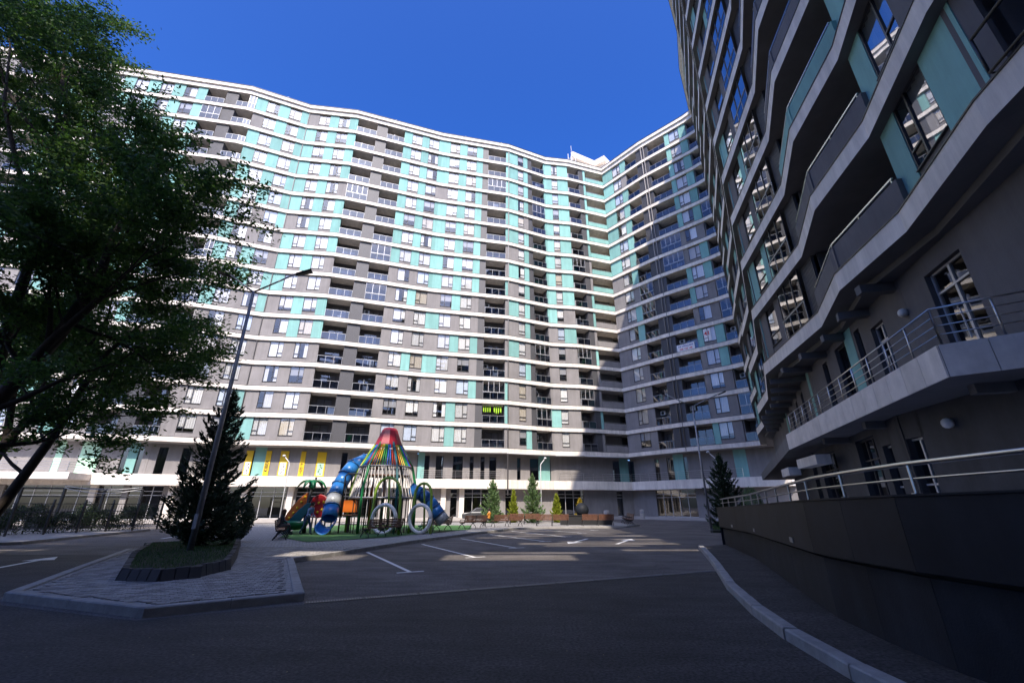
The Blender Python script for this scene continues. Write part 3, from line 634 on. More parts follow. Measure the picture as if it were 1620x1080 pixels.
# ground floor of the right block
W0 = [(28.5, 45), (21, 31.5), (15.4, 22.5), (13.3, 17.2), (11.4, 12.6), (10.7, 8.3), (10.2, 3), (10.4, -5), (11.2, -9)]
L0 = Line(W0); g0 = MB(); ops = [(24.0, 26.6, 's'), (27.2, 30.0, 's'), (32.6, 34.7, 's'), (35.0, 35.9, 'd'), (36.75, 37.6, 'd')]; u = 0
for a, c, t in ops:
    for i, s0, s1 in L0.spans(u, a): g0.fbox(L0.frame(i), s0 - .1, s1 + .1, 0, .35, .9, 4.199)
    i = L0.seg((a + c) / 2); F = L0.frame(i); s0 = a - L0.L[i]; w = c - a; h = 3.0 if t == 's' else 2.55; f, g = MB(), MB()
    g0.fbox(F, s0, s0 + w, 0, .35, .95 + h, 4.199)
    n = 3 if t == 's' else 2
    for q in range(n + 1): x = w * q / n; f.box(max(0, x - .03), min(w, x + .03), .14, .22, 0, h)
    for zz in (0.002, h * .5, h * .75, h - .06): f.box(.03, w - .03, .145, .215, zz, zz + .05)
    g.poly([(.02, .18, .05), (w - .02, .18, .05), (w - .02, .18, h - .05), (.02, .18, h - .05)])
    nm = 'shop_window' if t == 's' else 'glass_door'; o = B.at(nm, f.mesh(nm, M['frame'] if t == 's' else M['lframe']), F, s0, 0, .95); B.sub('pane', g.mesh('pane', G['shop']), o); u = c
for i, s0, s1 in L0.spans(u, L0.L[-1]): g0.fbox(L0.frame(i), s0 - .1, s1 + .1, 0, .35, .9, 4.199)
strip(g0, W0, 2.2, 2.4, .9, 4.19, 0)
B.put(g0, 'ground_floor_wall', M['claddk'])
for x, y, z in ((11.95, 11.8, 7.2), (11.0, 10.75, 3.65)):
    o = MB(); o.lathe([(0, .13), (.07, .115), (.115, .07), (.13, 0), (.115, -.07), (.07, -.115), (0, -.13)], (x, y, z), 14); B.put(o, 'wall_lamp', M['white'], True)
# sign canopy over the shop near the corner
b = MB(); b.prism([(13.6, 21.0), (12.9, 18.6), (13.4, 18.4), (14.1, 20.9)], 3.35, 3.75); b.prism([(15.2, 25.0), (14.5, 23.2), (15, 23), (15.7, 24.8)], 3.2, 3.6); B.put(b, 'shop_canopy', M['band'])
# ---- unseen block added behind the camera to cast the courtyard's shade
croot = thing('apartment_building', 'plain unseen block added behind the camera to shade the courtyard', 'building', (-12, -14, 0)); co = Vector((-12, -14, 0))
b = MB(); b.box(-36, 9.4, -19, -8.2, 0, 22); b.build('wall', M['grey'], croot, False, -co)
rows = [(24.2, 25.9, [(-8, -5.4), (-2.4, 2.2)]), (26.3, 26.9, [(-1.2, 2.9), (-22, -20)]), (27.4, 28.0, [(4.6, 8.8), (-21.5, -19.5)]), (29.5, 30.1, [(1.5, 6.0)]), (30.5, 31.4, [(.4, 8.0), (-24, -20.5)]), (31.8, 32.4, [(2.5, 7.8)]), (33.3, 34.3, [(-12.8, -9.6), (5.5, 9.0), (-22.5, -19), (-17.4, -14.6)]), (34.7, 35.3, [(-13, -9), (-2, 1.6), (-26, -22)]), (36.2, 37.3, [(-1, 3.2), (4.4, 8.6), (-19.5, -15.2), (-25, -22)]), (38.1, 38.9, [(-12, -8), (.4, 6.6), (-27, -22)]), (39.5, 40.7, [(-22, -18.5), (-16.2, -6.5), (-3, 1), (3, 9), (-30, -24)]), (41.3, 42.3, [(-15, -3), (-.5, 8.5), (-31, -23)]), (42.8, 43.7, [(-16, -8), (-6.5, 2), (3.5, 9), (-30, -21)])]
z = 22.003
for za, zb_, gaps in rows:          # added thin screen, its slots shaped to throw sun patches on the ground
    b = MB(); b.box(-36, 9.4, -8.26, -8.2, z, za); b.build('sun_slot_screen', M['grey'], croot, False, -co); x = -36
    for g0_, g1_ in sorted(gaps): b = MB(); b.box(x, g0_, -8.26, -8.2, za + .002, zb_ - .002); b.build('sun_slot_pier', M['grey'], croot, False, -co); x = g1_
    b = MB(); b.box(x, 9.4, -8.26, -8.2, za + .002, zb_ - .002); b.build('sun_slot_pier', M['grey'], croot, False, -co); z = zb_
b = MB(); b.box(-36, 9.4, -8.26, -8.2, z, 44.5); b.build('sun_slot_screen', M['grey'], croot, False, -co)
# ================================================================ ground
b = MB(); b.poly([(-400, -300, 0), (400, -300, 0), (400, 500, 0), (-400, 500, 0)]); struct(b.build('ground', M['asph']))
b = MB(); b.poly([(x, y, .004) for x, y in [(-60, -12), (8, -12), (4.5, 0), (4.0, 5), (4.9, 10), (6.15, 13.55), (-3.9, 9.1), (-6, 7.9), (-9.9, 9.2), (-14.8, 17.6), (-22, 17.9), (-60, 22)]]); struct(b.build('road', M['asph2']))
# paved island and playground surround
PAV = [(-9.8, 9.4), (-6, 8.05), (-4.0, 9.4), (-7.0, 15.2), (-4.5, 23.8), (-2.1, 30), (0.2, 35.5), (3, 37.2), (9.5, 38.8), (11.5, 41.5), (11, 50), (-22, 46), (-26, 44), (-18, 32), (-15.2, 20), (-15.0, 18.3)]
def brickmat():
    m = mat('paver_far', (.2, .195, .19), .9); t = m.node_tree; p = t.nodes['Principled BSDF']; g = t.nodes.new('ShaderNodeNewGeometry'); k = t.nodes.new('ShaderNodeTexBrick')
    mp = t.nodes.new('ShaderNodeMapping'); mp.inputs['Rotation'].default_value = (0, 0, R(20)); t.links.new(g.outputs['Position'], mp.inputs[0]); t.links.new(mp.outputs[0], k.inputs[0])
    k.inputs['Color1'].default_value = (.40, .385, .365, 1); k.inputs['Color2'].default_value = (.29, .28, .27, 1); k.inputs['Mortar'].default_value = (.07, .068, .065, 1)
    k.inputs['Scale'].default_value = 1; k.inputs['Mortar Size'].default_value = .008; k.inputs['Brick Width'].default_value = .2; k.inputs['Row Height'].default_value = .1
    t.links.new(k.outputs[0], p.inputs[0]); return m
def inside(p, poly):
    x, y = p; c = False; n = len(poly)
    for i in range(n):
        (x0, y0), (x1, y1) = poly[i], poly[(i + 1) % n]
        if (y0 > y) != (y1 > y) and x < (x1 - x0) * (y - y0) / (y1 - y0) + x0: c = not c
    return c
PLANT = [(-8.9, 10.9), (-7.9, 10.75), (-7.45, 11.2), (-7.5, 12.6), (-9.0, 15.4), (-10.9, 18.7), (-11.8, 20.3), (-13.4, 19.6), (-14.1, 18.2), (-11.6, 14.4), (-9.6, 11.8)]
pav = MB(); pav.prism(off(PAV + [PAV[0]], .1)[:-1], -.05, .115); pavo = struct(pav.build('pavement', brickmat()))
ca, sa = math.cos(R(20)), math.sin(R(20)); cells = []
shr = []
cxp = sum(p[0] for p in PAV[:3] + PAV[-2:]) / 5
for iu in range(-140, 140):
    for iv in range(0, 260):
        uu = iu * .205 + (.1 if iv % 2 else 0); vv = 3 + iv * .105; x, y = uu * ca - vv * sa, uu * sa + vv * ca
        if 7.5 < y < 19.5 and x > -16 and all(inside((x + dx, y + dy), PAV) for dx in (-.32, .32) for dy in (-.22, .22)) and not inside((x, y), PLANT): cells.append((math.hypot(x, y), x, y))
cells.sort()
def pavermat():
    m = mat('paver_block', (.3, .29, .28), .9, bump=.4, bscale=80); t = m.node_tree; p = t.nodes['Principled BSDF']; g = t.nodes.new('ShaderNodeNewGeometry'); oi = t.nodes.new('ShaderNodeObjectInfo'); a = t.nodes.new('ShaderNodeMath'); f = t.nodes.new('ShaderNodeMath'); f.operation = 'FRACT'
    t.links.new(g.outputs['Random Per Island'], a.inputs[0]); t.links.new(oi.outputs['Random'], a.inputs[1]); t.links.new(a.outputs[0], f.inputs[0]); r = t.nodes.new('ShaderNodeValToRGB'); t.links.new(f.outputs[0], r.inputs[0]); r.color_ramp.elements[0].color = (.22, .21, .20, 1); r.color_ramp.elements[1].color = (.44, .42, .40, 1); t.links.new(r.outputs[0], p.inputs[0]); return m
PVM = pavermat()
pb = MB(); pb.box(-.094, .094, -.0435, .0435, 0, .022); pm = pb.mesh('paver', PVM)
fld = MB()
for n, (d, x, y) in enumerate(cells[:9000]):
    if n < 290:
        o = link('paver', pm, pavo, (x, y, .113 + rng.uniform(-.002, .002)), R(20) + rng.uniform(-.01, .01))
    else:
        z = .135 + rng.uniform(-.003, .003); q = []
        for dx, dy in ((-.094, -.0435), (.094, -.0435), (.094, .0435), (-.094, .0435)): q.append((x + dx * ca - dy * sa, y + dx * sa + dy * ca))
        i = len(fld.v); fld.v += [(p[0], p[1], z) for p in q] + [(p[0], p[1], .113) for p in q]
        fld.f += [(i, i + 1, i + 2, i + 3), (i + 4, i + 5, i + 1, i), (i + 5, i + 6, i + 2, i + 1), (i + 6, i + 7, i + 3, i + 2), (i + 7, i + 4, i, i + 3)]; fld.m += [0] * 5
o = fld.build('paver_field', PVM, pavo); o['kind'] = 'stuff'
def kerb(name, pts, w, h, mk, L0=1.0, z=0.):
    """a row of bevelled kerb stones along a polyline (stones on its left side)"""
    root = MB(); root.tube([(pts[0][0], pts[0][1], -.2), (pts[-1][0], pts[-1][1], -.2)], .01, 3); r = struct(root.build(name, M['mortar']))
    for a, c in zip(pts, pts[1:]):
        l = math.dist(a, c); n = max(1, round(l / L0)); ang = math.atan2(c[1] - a[1], c[0] - a[0])
        def mkk(w_=l / n):
            b = MB(); e = .018; x0, x1 = .006, w_ - .006
            b.hexa([(x0, 0, -.1), (x1, 0, -.1), (x1, w, -.1), (x0, w, -.1), (x0, 0, h - e), (x1, 0, h - e), (x1, w, h - e), (x0, w, h - e)])
            b.hexa([(x0, 0, h - e), (x1, 0, h - e), (x1, w, h - e), (x0, w, h - e), (x0 + .006, e, h), (x1 - .006, e, h), (x1 - .006, w - e, h), (x0 + .006, w - e, h)])
            return b.mesh('kerb_stone', M[mk])
        me = mkk()
        for q in range(n): link('kerb_stone', me, r, (a[0] + (c[0] - a[0]) * q / n, a[1] + (c[1] - a[1]) * q / n, z + rng.uniform(-.006, .006)), ang + rng.uniform(-.008, .008))
    return r
kerb('kerb', PAV[-1:] + PAV[:10], .2, .15, 'kerb')
kerb('kerb', [(8.1, 19.9), (7.5, 18.0), (6.1, 13.9), (4.9, 10.6), (4.2, 8.2), (3.9, 6.8), (3.75, 5.4), (3.7, 3), (3.9, 0), (4.4, -4)][::-1], .2, .15, 'kerb', 1.0)
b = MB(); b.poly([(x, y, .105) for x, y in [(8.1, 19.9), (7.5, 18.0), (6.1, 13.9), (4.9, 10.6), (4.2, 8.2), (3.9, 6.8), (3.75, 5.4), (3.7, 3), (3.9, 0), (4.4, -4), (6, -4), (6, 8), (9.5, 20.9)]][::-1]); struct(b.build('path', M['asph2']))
# left pavement by the fence and stone apron along the shops
b = MB(); b.prism([(-60, 18), (-24.5, 20.5), (-23.2, 22.2), (-26.5, 34), (-60, 34)], -.05, .13); struct(b.build('sidewalk', M['paver']))
b = MB(); strip(b, VA, -1.4, 4.4, -.05, .16); strip(b, VA, .5, 4.4, .163, .3); struct(b.build('steps', M['step']))
b = MB(); b.prism([(13.6, 31.8), (16.5, 31.2), (20, 40), (18, 42)], -.05, .14); struct(b.build('verge', M['soil']))
kerb('kerb', [(18, 42), (13.6, 31.8), (16.5, 31.2)], .15, .16, 'dkerb')
# road paint
def paint(name, polys, z=.008):
    b = MB()
    for p in polys: b.poly([(x, y, z) for x, y in p])
    o = b.build(name, M['paint']); o['kind'] = 'structure'; return o
def bar2(a, c, w):
    d = Vector((c[0] - a[0], c[1] - a[1])).normalized(); n = Vector((-d.y, d.x)) * w / 2
    return [(a[0] - n.x, a[1] - n.y), (c[0] - n.x, c[1] - n.y), (c[0] + n.x, c[1] + n.y), (a[0] + n.x, a[1] + n.y)]
for q in range(7):
    a = (-5.7 + 1.42 * q, 18.6 + 3.75 * q); c = (-2.8 + 1.5 * q, 13.2 + 3.6 * q); d = Vector((c[0] - a[0], c[1] - a[1])).normalized(); e = (c[0] - d.y * .38, c[1] + d.x * .38), (c[0] + d.y * .38, c[1] - d.x * .38)
    o = paint('parking_line', [bar2(a, c, .12)]); o2 = paint('parking_line_end', [bar2(e[0], e[1], .12)], .0085); o2.parent = o; del o2['kind']
def arrow(tail, tip, w=.16):
    t, h = Vector(tail), Vector(tip); d = (h - t).normalized(); n = Vector((-d.y, d.x)); k = h - d * 1.2
    return paint('arrow_marking', [[tuple(t - n * w / 2), tuple(k - n * w / 2), tuple(k + n * w / 2), tuple(t + n * w / 2)], [tuple(k - n * .42), tuple(h), tuple(k + n * .42)]])
arrow((-15.1, 14.0), (-16.3, 17.0)); arrow((4.2, 26.0), (2.7, 22.6)); arrow((5.0, 22.4), (6.6, 25.8)); arrow((-19.5, 26), (-20.8, 30.2))
# drainage channel
dr = thing('drain_channel', 'long steel drain grating set across the dark asphalt', 'drain', (-3.9, 9.2, 0)); D0 = Vector((-3.9, 9.2)); D1 = Vector((6.0, 13.55)); dl = (D1 - D0).length; da = math.atan2(D1.y - D0.y, D1.x - D0.x)
dr.rotation_euler = (0, 0, da); n = 10
for q in range(n):
    b = MB(); l = dl / n; b.box(.01, l - .01, -.085, -.065, -.02, .012); b.box(.01, l - .01, .065, .085, -.02, .012); b.box(.01, l - .01, -.065, .065, -.02, .0045, 1)
    m_ = int(l / .05)
    for p in range(m_): x = .03 + p * (l - .06) / m_; b.box(x, x + .022, -.064, .064, .0047, .011)
    link('grate', b.mesh('grate', [M['pipe'], M['black']]), dr, (l * q, 0, .004))
# ================================================================ retaining wall on the right
RW = [(5.6, -4), (5.0, 0.5), (4.65, 3.5), (4.6, 5.3), (4.75, 6.4), (5.0, 7.6), (5.9, 10), (7.9, 15.3), (9.5, 20.9)]
rw = thing('retaining_wall', 'dark clad curved retaining wall with an overhanging top band and steel handrail', 'wall', (6, 10, 0)); ro = Vector((6, 10, 0))
ln = Line(RW); TOT = ln.L[-1]
def zt(u): return 1.90 - .28 * u / TOT
def zm(u): return 1.13 - .30 * u / TOT
def curve_pt(u, d):
    i = ln.seg(u); F = ln.frame(i); return F(u - ln.L[i], d, 0)
RO = {d: None for d in ()}
us = sorted(set([l for l in ln.L] + list(np.arange(0, TOT, 2.4)))); us = [u for k, u in enumerate(us) if k == 0 or u - us[k - 1] > .5]
us[-1] = TOT
def offp(u, d):            # smooth offset to the left (courtyard side)
    e = .4; p = Vector(curve_pt(max(0, u - e), 0)); q = Vector(curve_pt(min(TOT - .001, u + e), 0)); t = (q - p).normalized(); c = Vector(curve_pt(min(u, TOT - .001), 0)); return (c.x - t.y * d, c.y + t.x * d)
for k in range(len(us) - 1):
    g = .003; u0, u1 = us[k] + g, us[k + 1] - g
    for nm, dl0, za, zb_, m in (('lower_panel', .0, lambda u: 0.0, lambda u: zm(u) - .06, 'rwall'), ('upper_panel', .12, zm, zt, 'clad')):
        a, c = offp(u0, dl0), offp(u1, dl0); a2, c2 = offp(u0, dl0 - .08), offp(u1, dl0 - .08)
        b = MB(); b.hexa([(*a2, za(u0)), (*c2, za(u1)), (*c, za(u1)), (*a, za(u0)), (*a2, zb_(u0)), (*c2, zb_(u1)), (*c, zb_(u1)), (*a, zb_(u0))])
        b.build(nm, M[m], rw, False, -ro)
b = MB()
for k in range(len(us) - 1):
    u0, u1 = us[k], us[k + 1]; a, c, a2, c2 = offp(u0, -.09), offp(u1, -.09), offp(u0, -.4), offp(u1, -.4)
    b.hexa([(*a2, 0), (*c2, 0), (*c, 0), (*a, 0), (*a2, zt(u0) - .01), (*c2, zt(u1) - .01), (*c, zt(u1) - .01), (*a, zt(u0) - .01)])
e0, e1 = offp(TOT, .1), offp(TOT, -.4); b.prism([e1, e0, (e0[0] + 1.4, e0[1] + .9), (e1[0] + 1.4, e1[1] + .5)][::-1], 0, 1.61)
b.build('wall_core', M['rwall'], rw, False, -ro)
b = MB()
for k in range(len(us) - 1):
    u0, u1 = us[k], us[k + 1]; a, c, a2, c2 = offp(u0, .14), offp(u1, .14), offp(u0, -.42), offp(u1, -.42)
    b.hexa([(*a2, zt(u0) + .002), (*c2, zt(u1) + .002), (*c, zt(u1) + .002), (*a, zt(u0) + .002), (*a2, zt(u0) + .025), (*c2, zt(u1) + .025), (*c, zt(u1) + .025), (*a, zt(u0) + .025)])
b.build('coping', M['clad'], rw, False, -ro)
b = MB(); b.tube([(*offp(u, -.1), zt(u) + .37) for u in us], .028, 8); b.build('handrail', M['steel'], rw, True, -ro)
b = MB(); b.tube([(*offp(u, -.1), zt(u) + .2) for u in us], .014, 6); b.build('middle_rail', M['steel'], rw, True, -ro)
for u in np.arange(.6, TOT, 1.45):
    b = MB(); p = offp(u, -.1); b.tube([(*p, zt(u)), (*p, zt(u) + .35)], .022, 8); b.lathe([(.05, .0), (.05, .015), (.02, .02)], (*p, zt(u) + .025), 10); b.build('rail_post', M['steel'], rw, False, -ro)
for u in (13.2, 18.3, 22.6):
    a, c = offp(u - .14, .135), offp(u + .14, .135); b = MB(); z = zm(u) + .07
    b.hexa([(*offp(u - .14, .11), z), (*offp(u + .14, .11), z), (*c, z), (*a, z), (*offp(u - .14, .11), z + .09), (*offp(u + .14, .11), z + .09), (*c, z + .09), (*a, z + .09)]); b.build('recessed_light', M['gsteel'], rw, False, -ro)
b = MB(); b.prism([offp(u, -.35) for u in us[::-1]] + [(8.2, -5), (10, 3), (11, 8.3), (11.7, 12.6), (13.6, 17.2), (15.4, 22)][::1], .0, .9); struct(b.build('terrace', M['fascia']))
# ================================================================ lamp posts
def lamp_double(label, loc, h, arms, al=1.75, r0=.095):
    t = thing('street_lamp', label, 'street lamp', loc, 0, 'double-armed street lamps')
    b = MB(); b.tube([(0, 0, 0), (0, 0, h)], [r0, .055], 12); b.tube([(0, 0, 0), (0, 0, .02)], .17, 12); b.build('pole', M['gsteel'], t, True)
    b = MB(); b.box(-.06, .06, -r0 - .012, -r0 + .015, .8, 1.25); b.build('service_door', M['gsteel'], t)
    for an in arms:
        dx, dy = math.cos(R(an)), math.sin(R(an)); e = Vector((dx * al, dy * al, h + .95)); b = MB(); b.tube([(0, 0, h - .05), tuple(e)], .035, 8); a_ = b.build('arm', M['gsteel'], t, True)
        d = Vector((dx, dy, .4)).normalized(); n = Vector((-dy, dx, 0)); u = d.cross(n); b = MB(); p = []
        for s_ in (0, .62):
            w_ = .08 if s_ == 0 else .15
            p.append([e + d * s_ - n * w_ + u * .0, e + d * s_ + n * w_, e + d * s_ + n * w_ * .8 - u * .09, e + d * s_ - n * w_ * .8 - u * .09])
        b.hexa([tuple(q) for q in p[0]] + [tuple(q) for q in p[1]]); b.build('lamp_head', M['black'], a_)
    return t
lamp_double('tall galvanised street lamp with two arms rising from the grass of the near island', (-10.45, 15.3, .2), 9.6, (165, 10), 1.45)
lamp_double('tall galvanised street lamp with two arms beside the shaded spruce on the right', (14.7, 34.2, .1), 9.2, (185, 355), 2.2)
def lamp_small(label, loc, h, an):
    t = thing('path_lamp', label, 'street lamp', loc, 0, 'slender white path lamps'); dx, dy = math.cos(R(an)), math.sin(R(an))
    b = MB(); b.tube([(0, 0, 0), (0, 0, h * .86), (dx * .05, dy * .05, h * .9), (dx * .5, dy * .5, h * .98)], [.06, .045, .04, .035], 8); b.build('pole', M['white'], t, True)
    b = MB(); b.lathe([(0, .09), (.12, .06), (.17, -.04), (.1, -.1), (0, -.11)], (dx * .6, dy * .6, h), 10); b.build('lamp_head', M['white'], t, True)
lamp_small('slender white lamp standing before the yellow banners on the left', (-22.5, 44.5, .16), 6.3, 200)
lamp_small('slender white lamp among the small sunlit conifers', (3.2, 49.5, .16), 6.6, 20)
lamp_small('slender lamp behind the dark spruce on the right', (19.3, 41.5, .14), 6.4, 150)
# ================================================================ island planter
pl = thing('planter_edging', 'low dark block edging around the grass of the island', 'planter', (-10, 15, .11)); po = Vector((-10, 15, 0))
cl = Line(PLANT + [PLANT[0]])
for u in np.arange(0, cl.L[-1] - .1, .26):
    i = cl.seg(u); F = cl.frame(i); b = MB(); e = rng.uniform(-.012, .012)
    b.hexa([F(u - cl.L[i] + .008, -.07, .0), F(u - cl.L[i] + .25, -.07, .0), F(u - cl.L[i] + .25, .13, .0), F(u - cl.L[i] + .008, .13, .0), F(u - cl.L[i] + .02, .0, .27 + e), F(u - cl.L[i] + .245, .0, .27 + e), F(u - cl.L[i] + .245, .13, .27 + e), F(u - cl.L[i] + .02, .13, .27 + e)])
    b.build('edging_stone', M['dkerb'], pl, False, -Vector((-10, 15, 0)))
b = MB(); b.prism(off(PLANT + [PLANT[0]], .12)[:-1], .1, .25); b.build('soil_bed', M['soil'], pl, False, -Vector((-10, 15, 0)))

def quads(name, P, A_, B_, m, parent=None, loc=None):
    """many small leaf quads: centre P, half-axes A_, B_ (numpy n x 3)"""
    n = len(P); V = np.empty((n, 4, 3)); V[:, 0] = P - A_; V[:, 1] = P + B_; V[:, 2] = P + A_; V[:, 3] = P - B_
    me = bpy.data.meshes.new(name); me.vertices.add(4 * n); me.vertices.foreach_set('co', V.ravel().astype(np.float32)); me.loops.add(4 * n); me.loops.foreach_set('vertex_index', np.arange(4 * n, dtype=np.int32))
    me.polygons.add(n); me.polygons.foreach_set('loop_start', np.arange(0, 4 * n, 4, dtype=np.int32)); me.polygons.foreach_set('loop_total', np.full(n, 4, dtype=np.int32)); me.materials.append(m); me.update(calc_edges=True); me.validate()
    return link(name, me, parent, loc)
def rdir(n):
    v = nrg.normal(size=(n, 3)); return v / np.linalg.norm(v, axis=1, keepdims=True)
def grass(name, poly, n, z, h, m, label):
    x0, x1 = min(p[0] for p in poly), max(p[0] for p in poly); y0, y1 = min(p[1] for p in poly), max(p[1] for p in poly); P = []
    while len(P) < n:
        p = (rng.uniform(x0, x1), rng.uniform(y0, y1))
        if inside(p, poly): P.append((p[0], p[1], z))
    P = np.array(P); hh = h * nrg.uniform(.5, 1.2, (n, 1)); A_ = np.concatenate([nrg.normal(0, .3, (n, 2)) * hh, hh], 1) * .5; P[:, 2:] += hh * .5; d = rdir(n); d[:, 2] = 0; o = quads(name, P, A_, d * .008, m); tag(o, label, 'grass', None, 'stuff')
grass('grass', off(PLANT + [PLANT[0]], .14)[:-1], 30000, .25, .15, L['grass'], 'short grass inside the island edging')
grass('grass', [(13.9, 32), (16.3, 31.5), (19.5, 40), (18, 41.5)], 3000, .14, .12, L['grass'], 'short grass around the spruce on the right')

# ================================================================ vegetation
def tree_skeleton(limbs, seed, depth=3):
    r = random.Random(seed); br = []; tips = []
    def grow(p, d, l, rad, lev):
        pts = [p]; n = 5
        for k in range(n):
            d = (d + Vector((r.gauss(0, .16), r.gauss(0, .16), r.gauss(.03, .12)))).normalized(); p = p + d * l / n; pts.append(p)
            if lev < depth and k >= 1:
                for _ in range(1 if lev else 1):
                    s = Vector((r.gauss(0, 1), r.gauss(0, 1), r.gauss(.15, .6))).normalized(); grow(p, (d * .55 + s * .8).normalized(), l * r.uniform(.45, .7), rad * (1 - k / n) * .5 + .006, lev + 1)
            if lev >= depth - 1: tips.append((p, d))
        br.append((pts, [max(.006, rad * (1 - .8 * k / n)) for k in range(n + 1)]))
    for pts, rad in limbs:
        P = [Vector(q) for q in pts]; rr = [rad * (1 - .72 * k / (len(P) - 1)) for k in range(len(P))]; br.append((P, rr))
        for k in range(2, len(P)):
            dd = (P[k] - P[k - 1]).normalized(); L_ = (P[k] - P[k - 1]).length
            for f in (.35, .8):
                q = P[k - 1].lerp(P[k], f); s = Vector((r.gauss(0, 1), r.gauss(0, 1), r.gauss(.2, .5))).normalized(); grow(q, (dd * .5 + s).normalized(), r.uniform(2.6, 4.2), rr[k] * .5, 1)
        grow(P[-1], (P[-1] - P[-2]).normalized(), 3.4, rr[-1], 1)
    return br, tips
def broad_tree(label, loc, limbs, seed, total, m, ls=.075, sp=.3):
    t = thing('tree', label, 'tree', loc, 0, 'leafy trees by the fence'); o_ = Vector(loc); limbs = [([tuple(Vector(p) - o_) for p in pts], r_) for pts, r_ in limbs]; br, tips = tree_skeleton(limbs, seed); b = MB()
    for pts, rr in br: b.tube([tuple(p) for p in pts], rr, 8 if rr[0] > .08 else 4, 0, rr[0] > .08)
    b.build('trunk', M['bark'], t, True)
    T = np.array([tuple(p) for p, d in tips]); per = max(8, total // len(T)); n = len(T) * per; P = np.repeat(T, per, 0) + nrg.normal(0, sp, (n, 3)) * np.array([1, 1, .55])
    a = rdir(n); a[:, 2] = a[:, 2] * .5 - .25; a /= np.linalg.norm(a, axis=1, keepdims=True); c = np.cross(a, rdir(n)); c /= np.linalg.norm(c, axis=1, keepdims=True); s = nrg.uniform(.6, 1.3, (n, 1))
    quads('crown', P, a * s * ls, c * s * ls * .42, m, t); return t
broad_tree('big dark leaning tree with spreading feathery crown filling the upper left', (-18.2, 13.6, 0), [
    ([(-18.2, 13.6, 0), (-17.9, 13.8, 2.6), (-17.2, 14, 5.1), (-16.1, 14, 7.3), (-15.7, 14, 8.9), (-15.5, 14, 10.2), (-15.6, 14, 11.4), (-15.4, 14, 12.6)], .28),
    ([(-17.2, 14, 5.1), (-16.1, 13.8, 7.0), (-15.0, 13.7, 8.4), (-14.4, 13.6, 9.1), (-14.0, 13.5, 9.6)], .17),
    ([(-17.9, 13.8, 2.6), (-18.2, 14.4, 5.5), (-18.9, 14.6, 8.6), (-19.6, 14.8, 12.5), (-20.9, 15, 16.5), (-21.9, 15, 20), (-22.8, 15, 23)], .22),
    ([(-19.6, 14.8, 12.5), (-20.8, 14, 15), (-22.2, 13.6, 18), (-23.2, 13.4, 21.5)], .12),
    ([(-15.7, 14, 8.9), (-16.9, 14.6, 11.5), (-18.0, 15, 14.5), (-19.2, 15.2, 17.5)], .13),
    ([(-18.9, 14.6, 8.6), (-20.5, 13.5, 10.5), (-22, 13, 12.5), (-23, 13, 15)], .12),
    ([(-20.9, 15, 16.5), (-22.6, 14.6, 18.5), (-24.2, 14.4, 20.5), (-25.4, 14.2, 23)], .10), ([(-22, 13, 12.5), (-23.6, 13.2, 14.5), (-24.8, 13.4, 17), (-25.6, 13.6, 19.5)], .09), ([(-20.2, 14.8, 14.5), (-19.8, 14.2, 17), (-20.4, 14, 19.5)], .09)], 21, 170000, L['dark'], .088, .25)
broad_tree('second darker tree with twin leaning stems behind the first, at the left edge', (-20.9, 18, 0), [
    ([(-20.9, 18, 0), (-20.1, 18, 1.9), (-19.1, 18, 4.7), (-18.8, 18.1, 6.7), (-18.4, 18.2, 8.2), (-17.4, 18.3, 9.6)], .22),
    ([(-22.2, 18.2, 0), (-21.3, 18.2, 4.2), (-20.4, 18.2, 5.8), (-19.7, 18.3, 7.6), (-19.2, 18.4, 10)], .19),
    ([(-21.3, 18.2, 4.2), (-22.6, 18.8, 6.5), (-24, 19.2, 9.0), (-25, 19.5, 12)], .15)], 33, 40000, L['dark'], .105, .24)
broad_tree('leafy tree behind the left fence shading the shop terrace', (-38, 27, 0), [
    ([(-38, 27, 0), (-37.8, 27, 3), (-37, 27.2, 6), (-36, 27.3, 8.5), (-34.5, 27.4, 10.5)], .22),
    ([(-37.8, 27, 3), (-39, 27.5, 6), (-40, 28, 9), (-41, 28, 12)], .18), ([(-37.0, 27.2, 6), (-37.2, 28.5, 9), (-37, 29.5, 12)], .13)], 41, 50000, L['dark'], .10, .36)
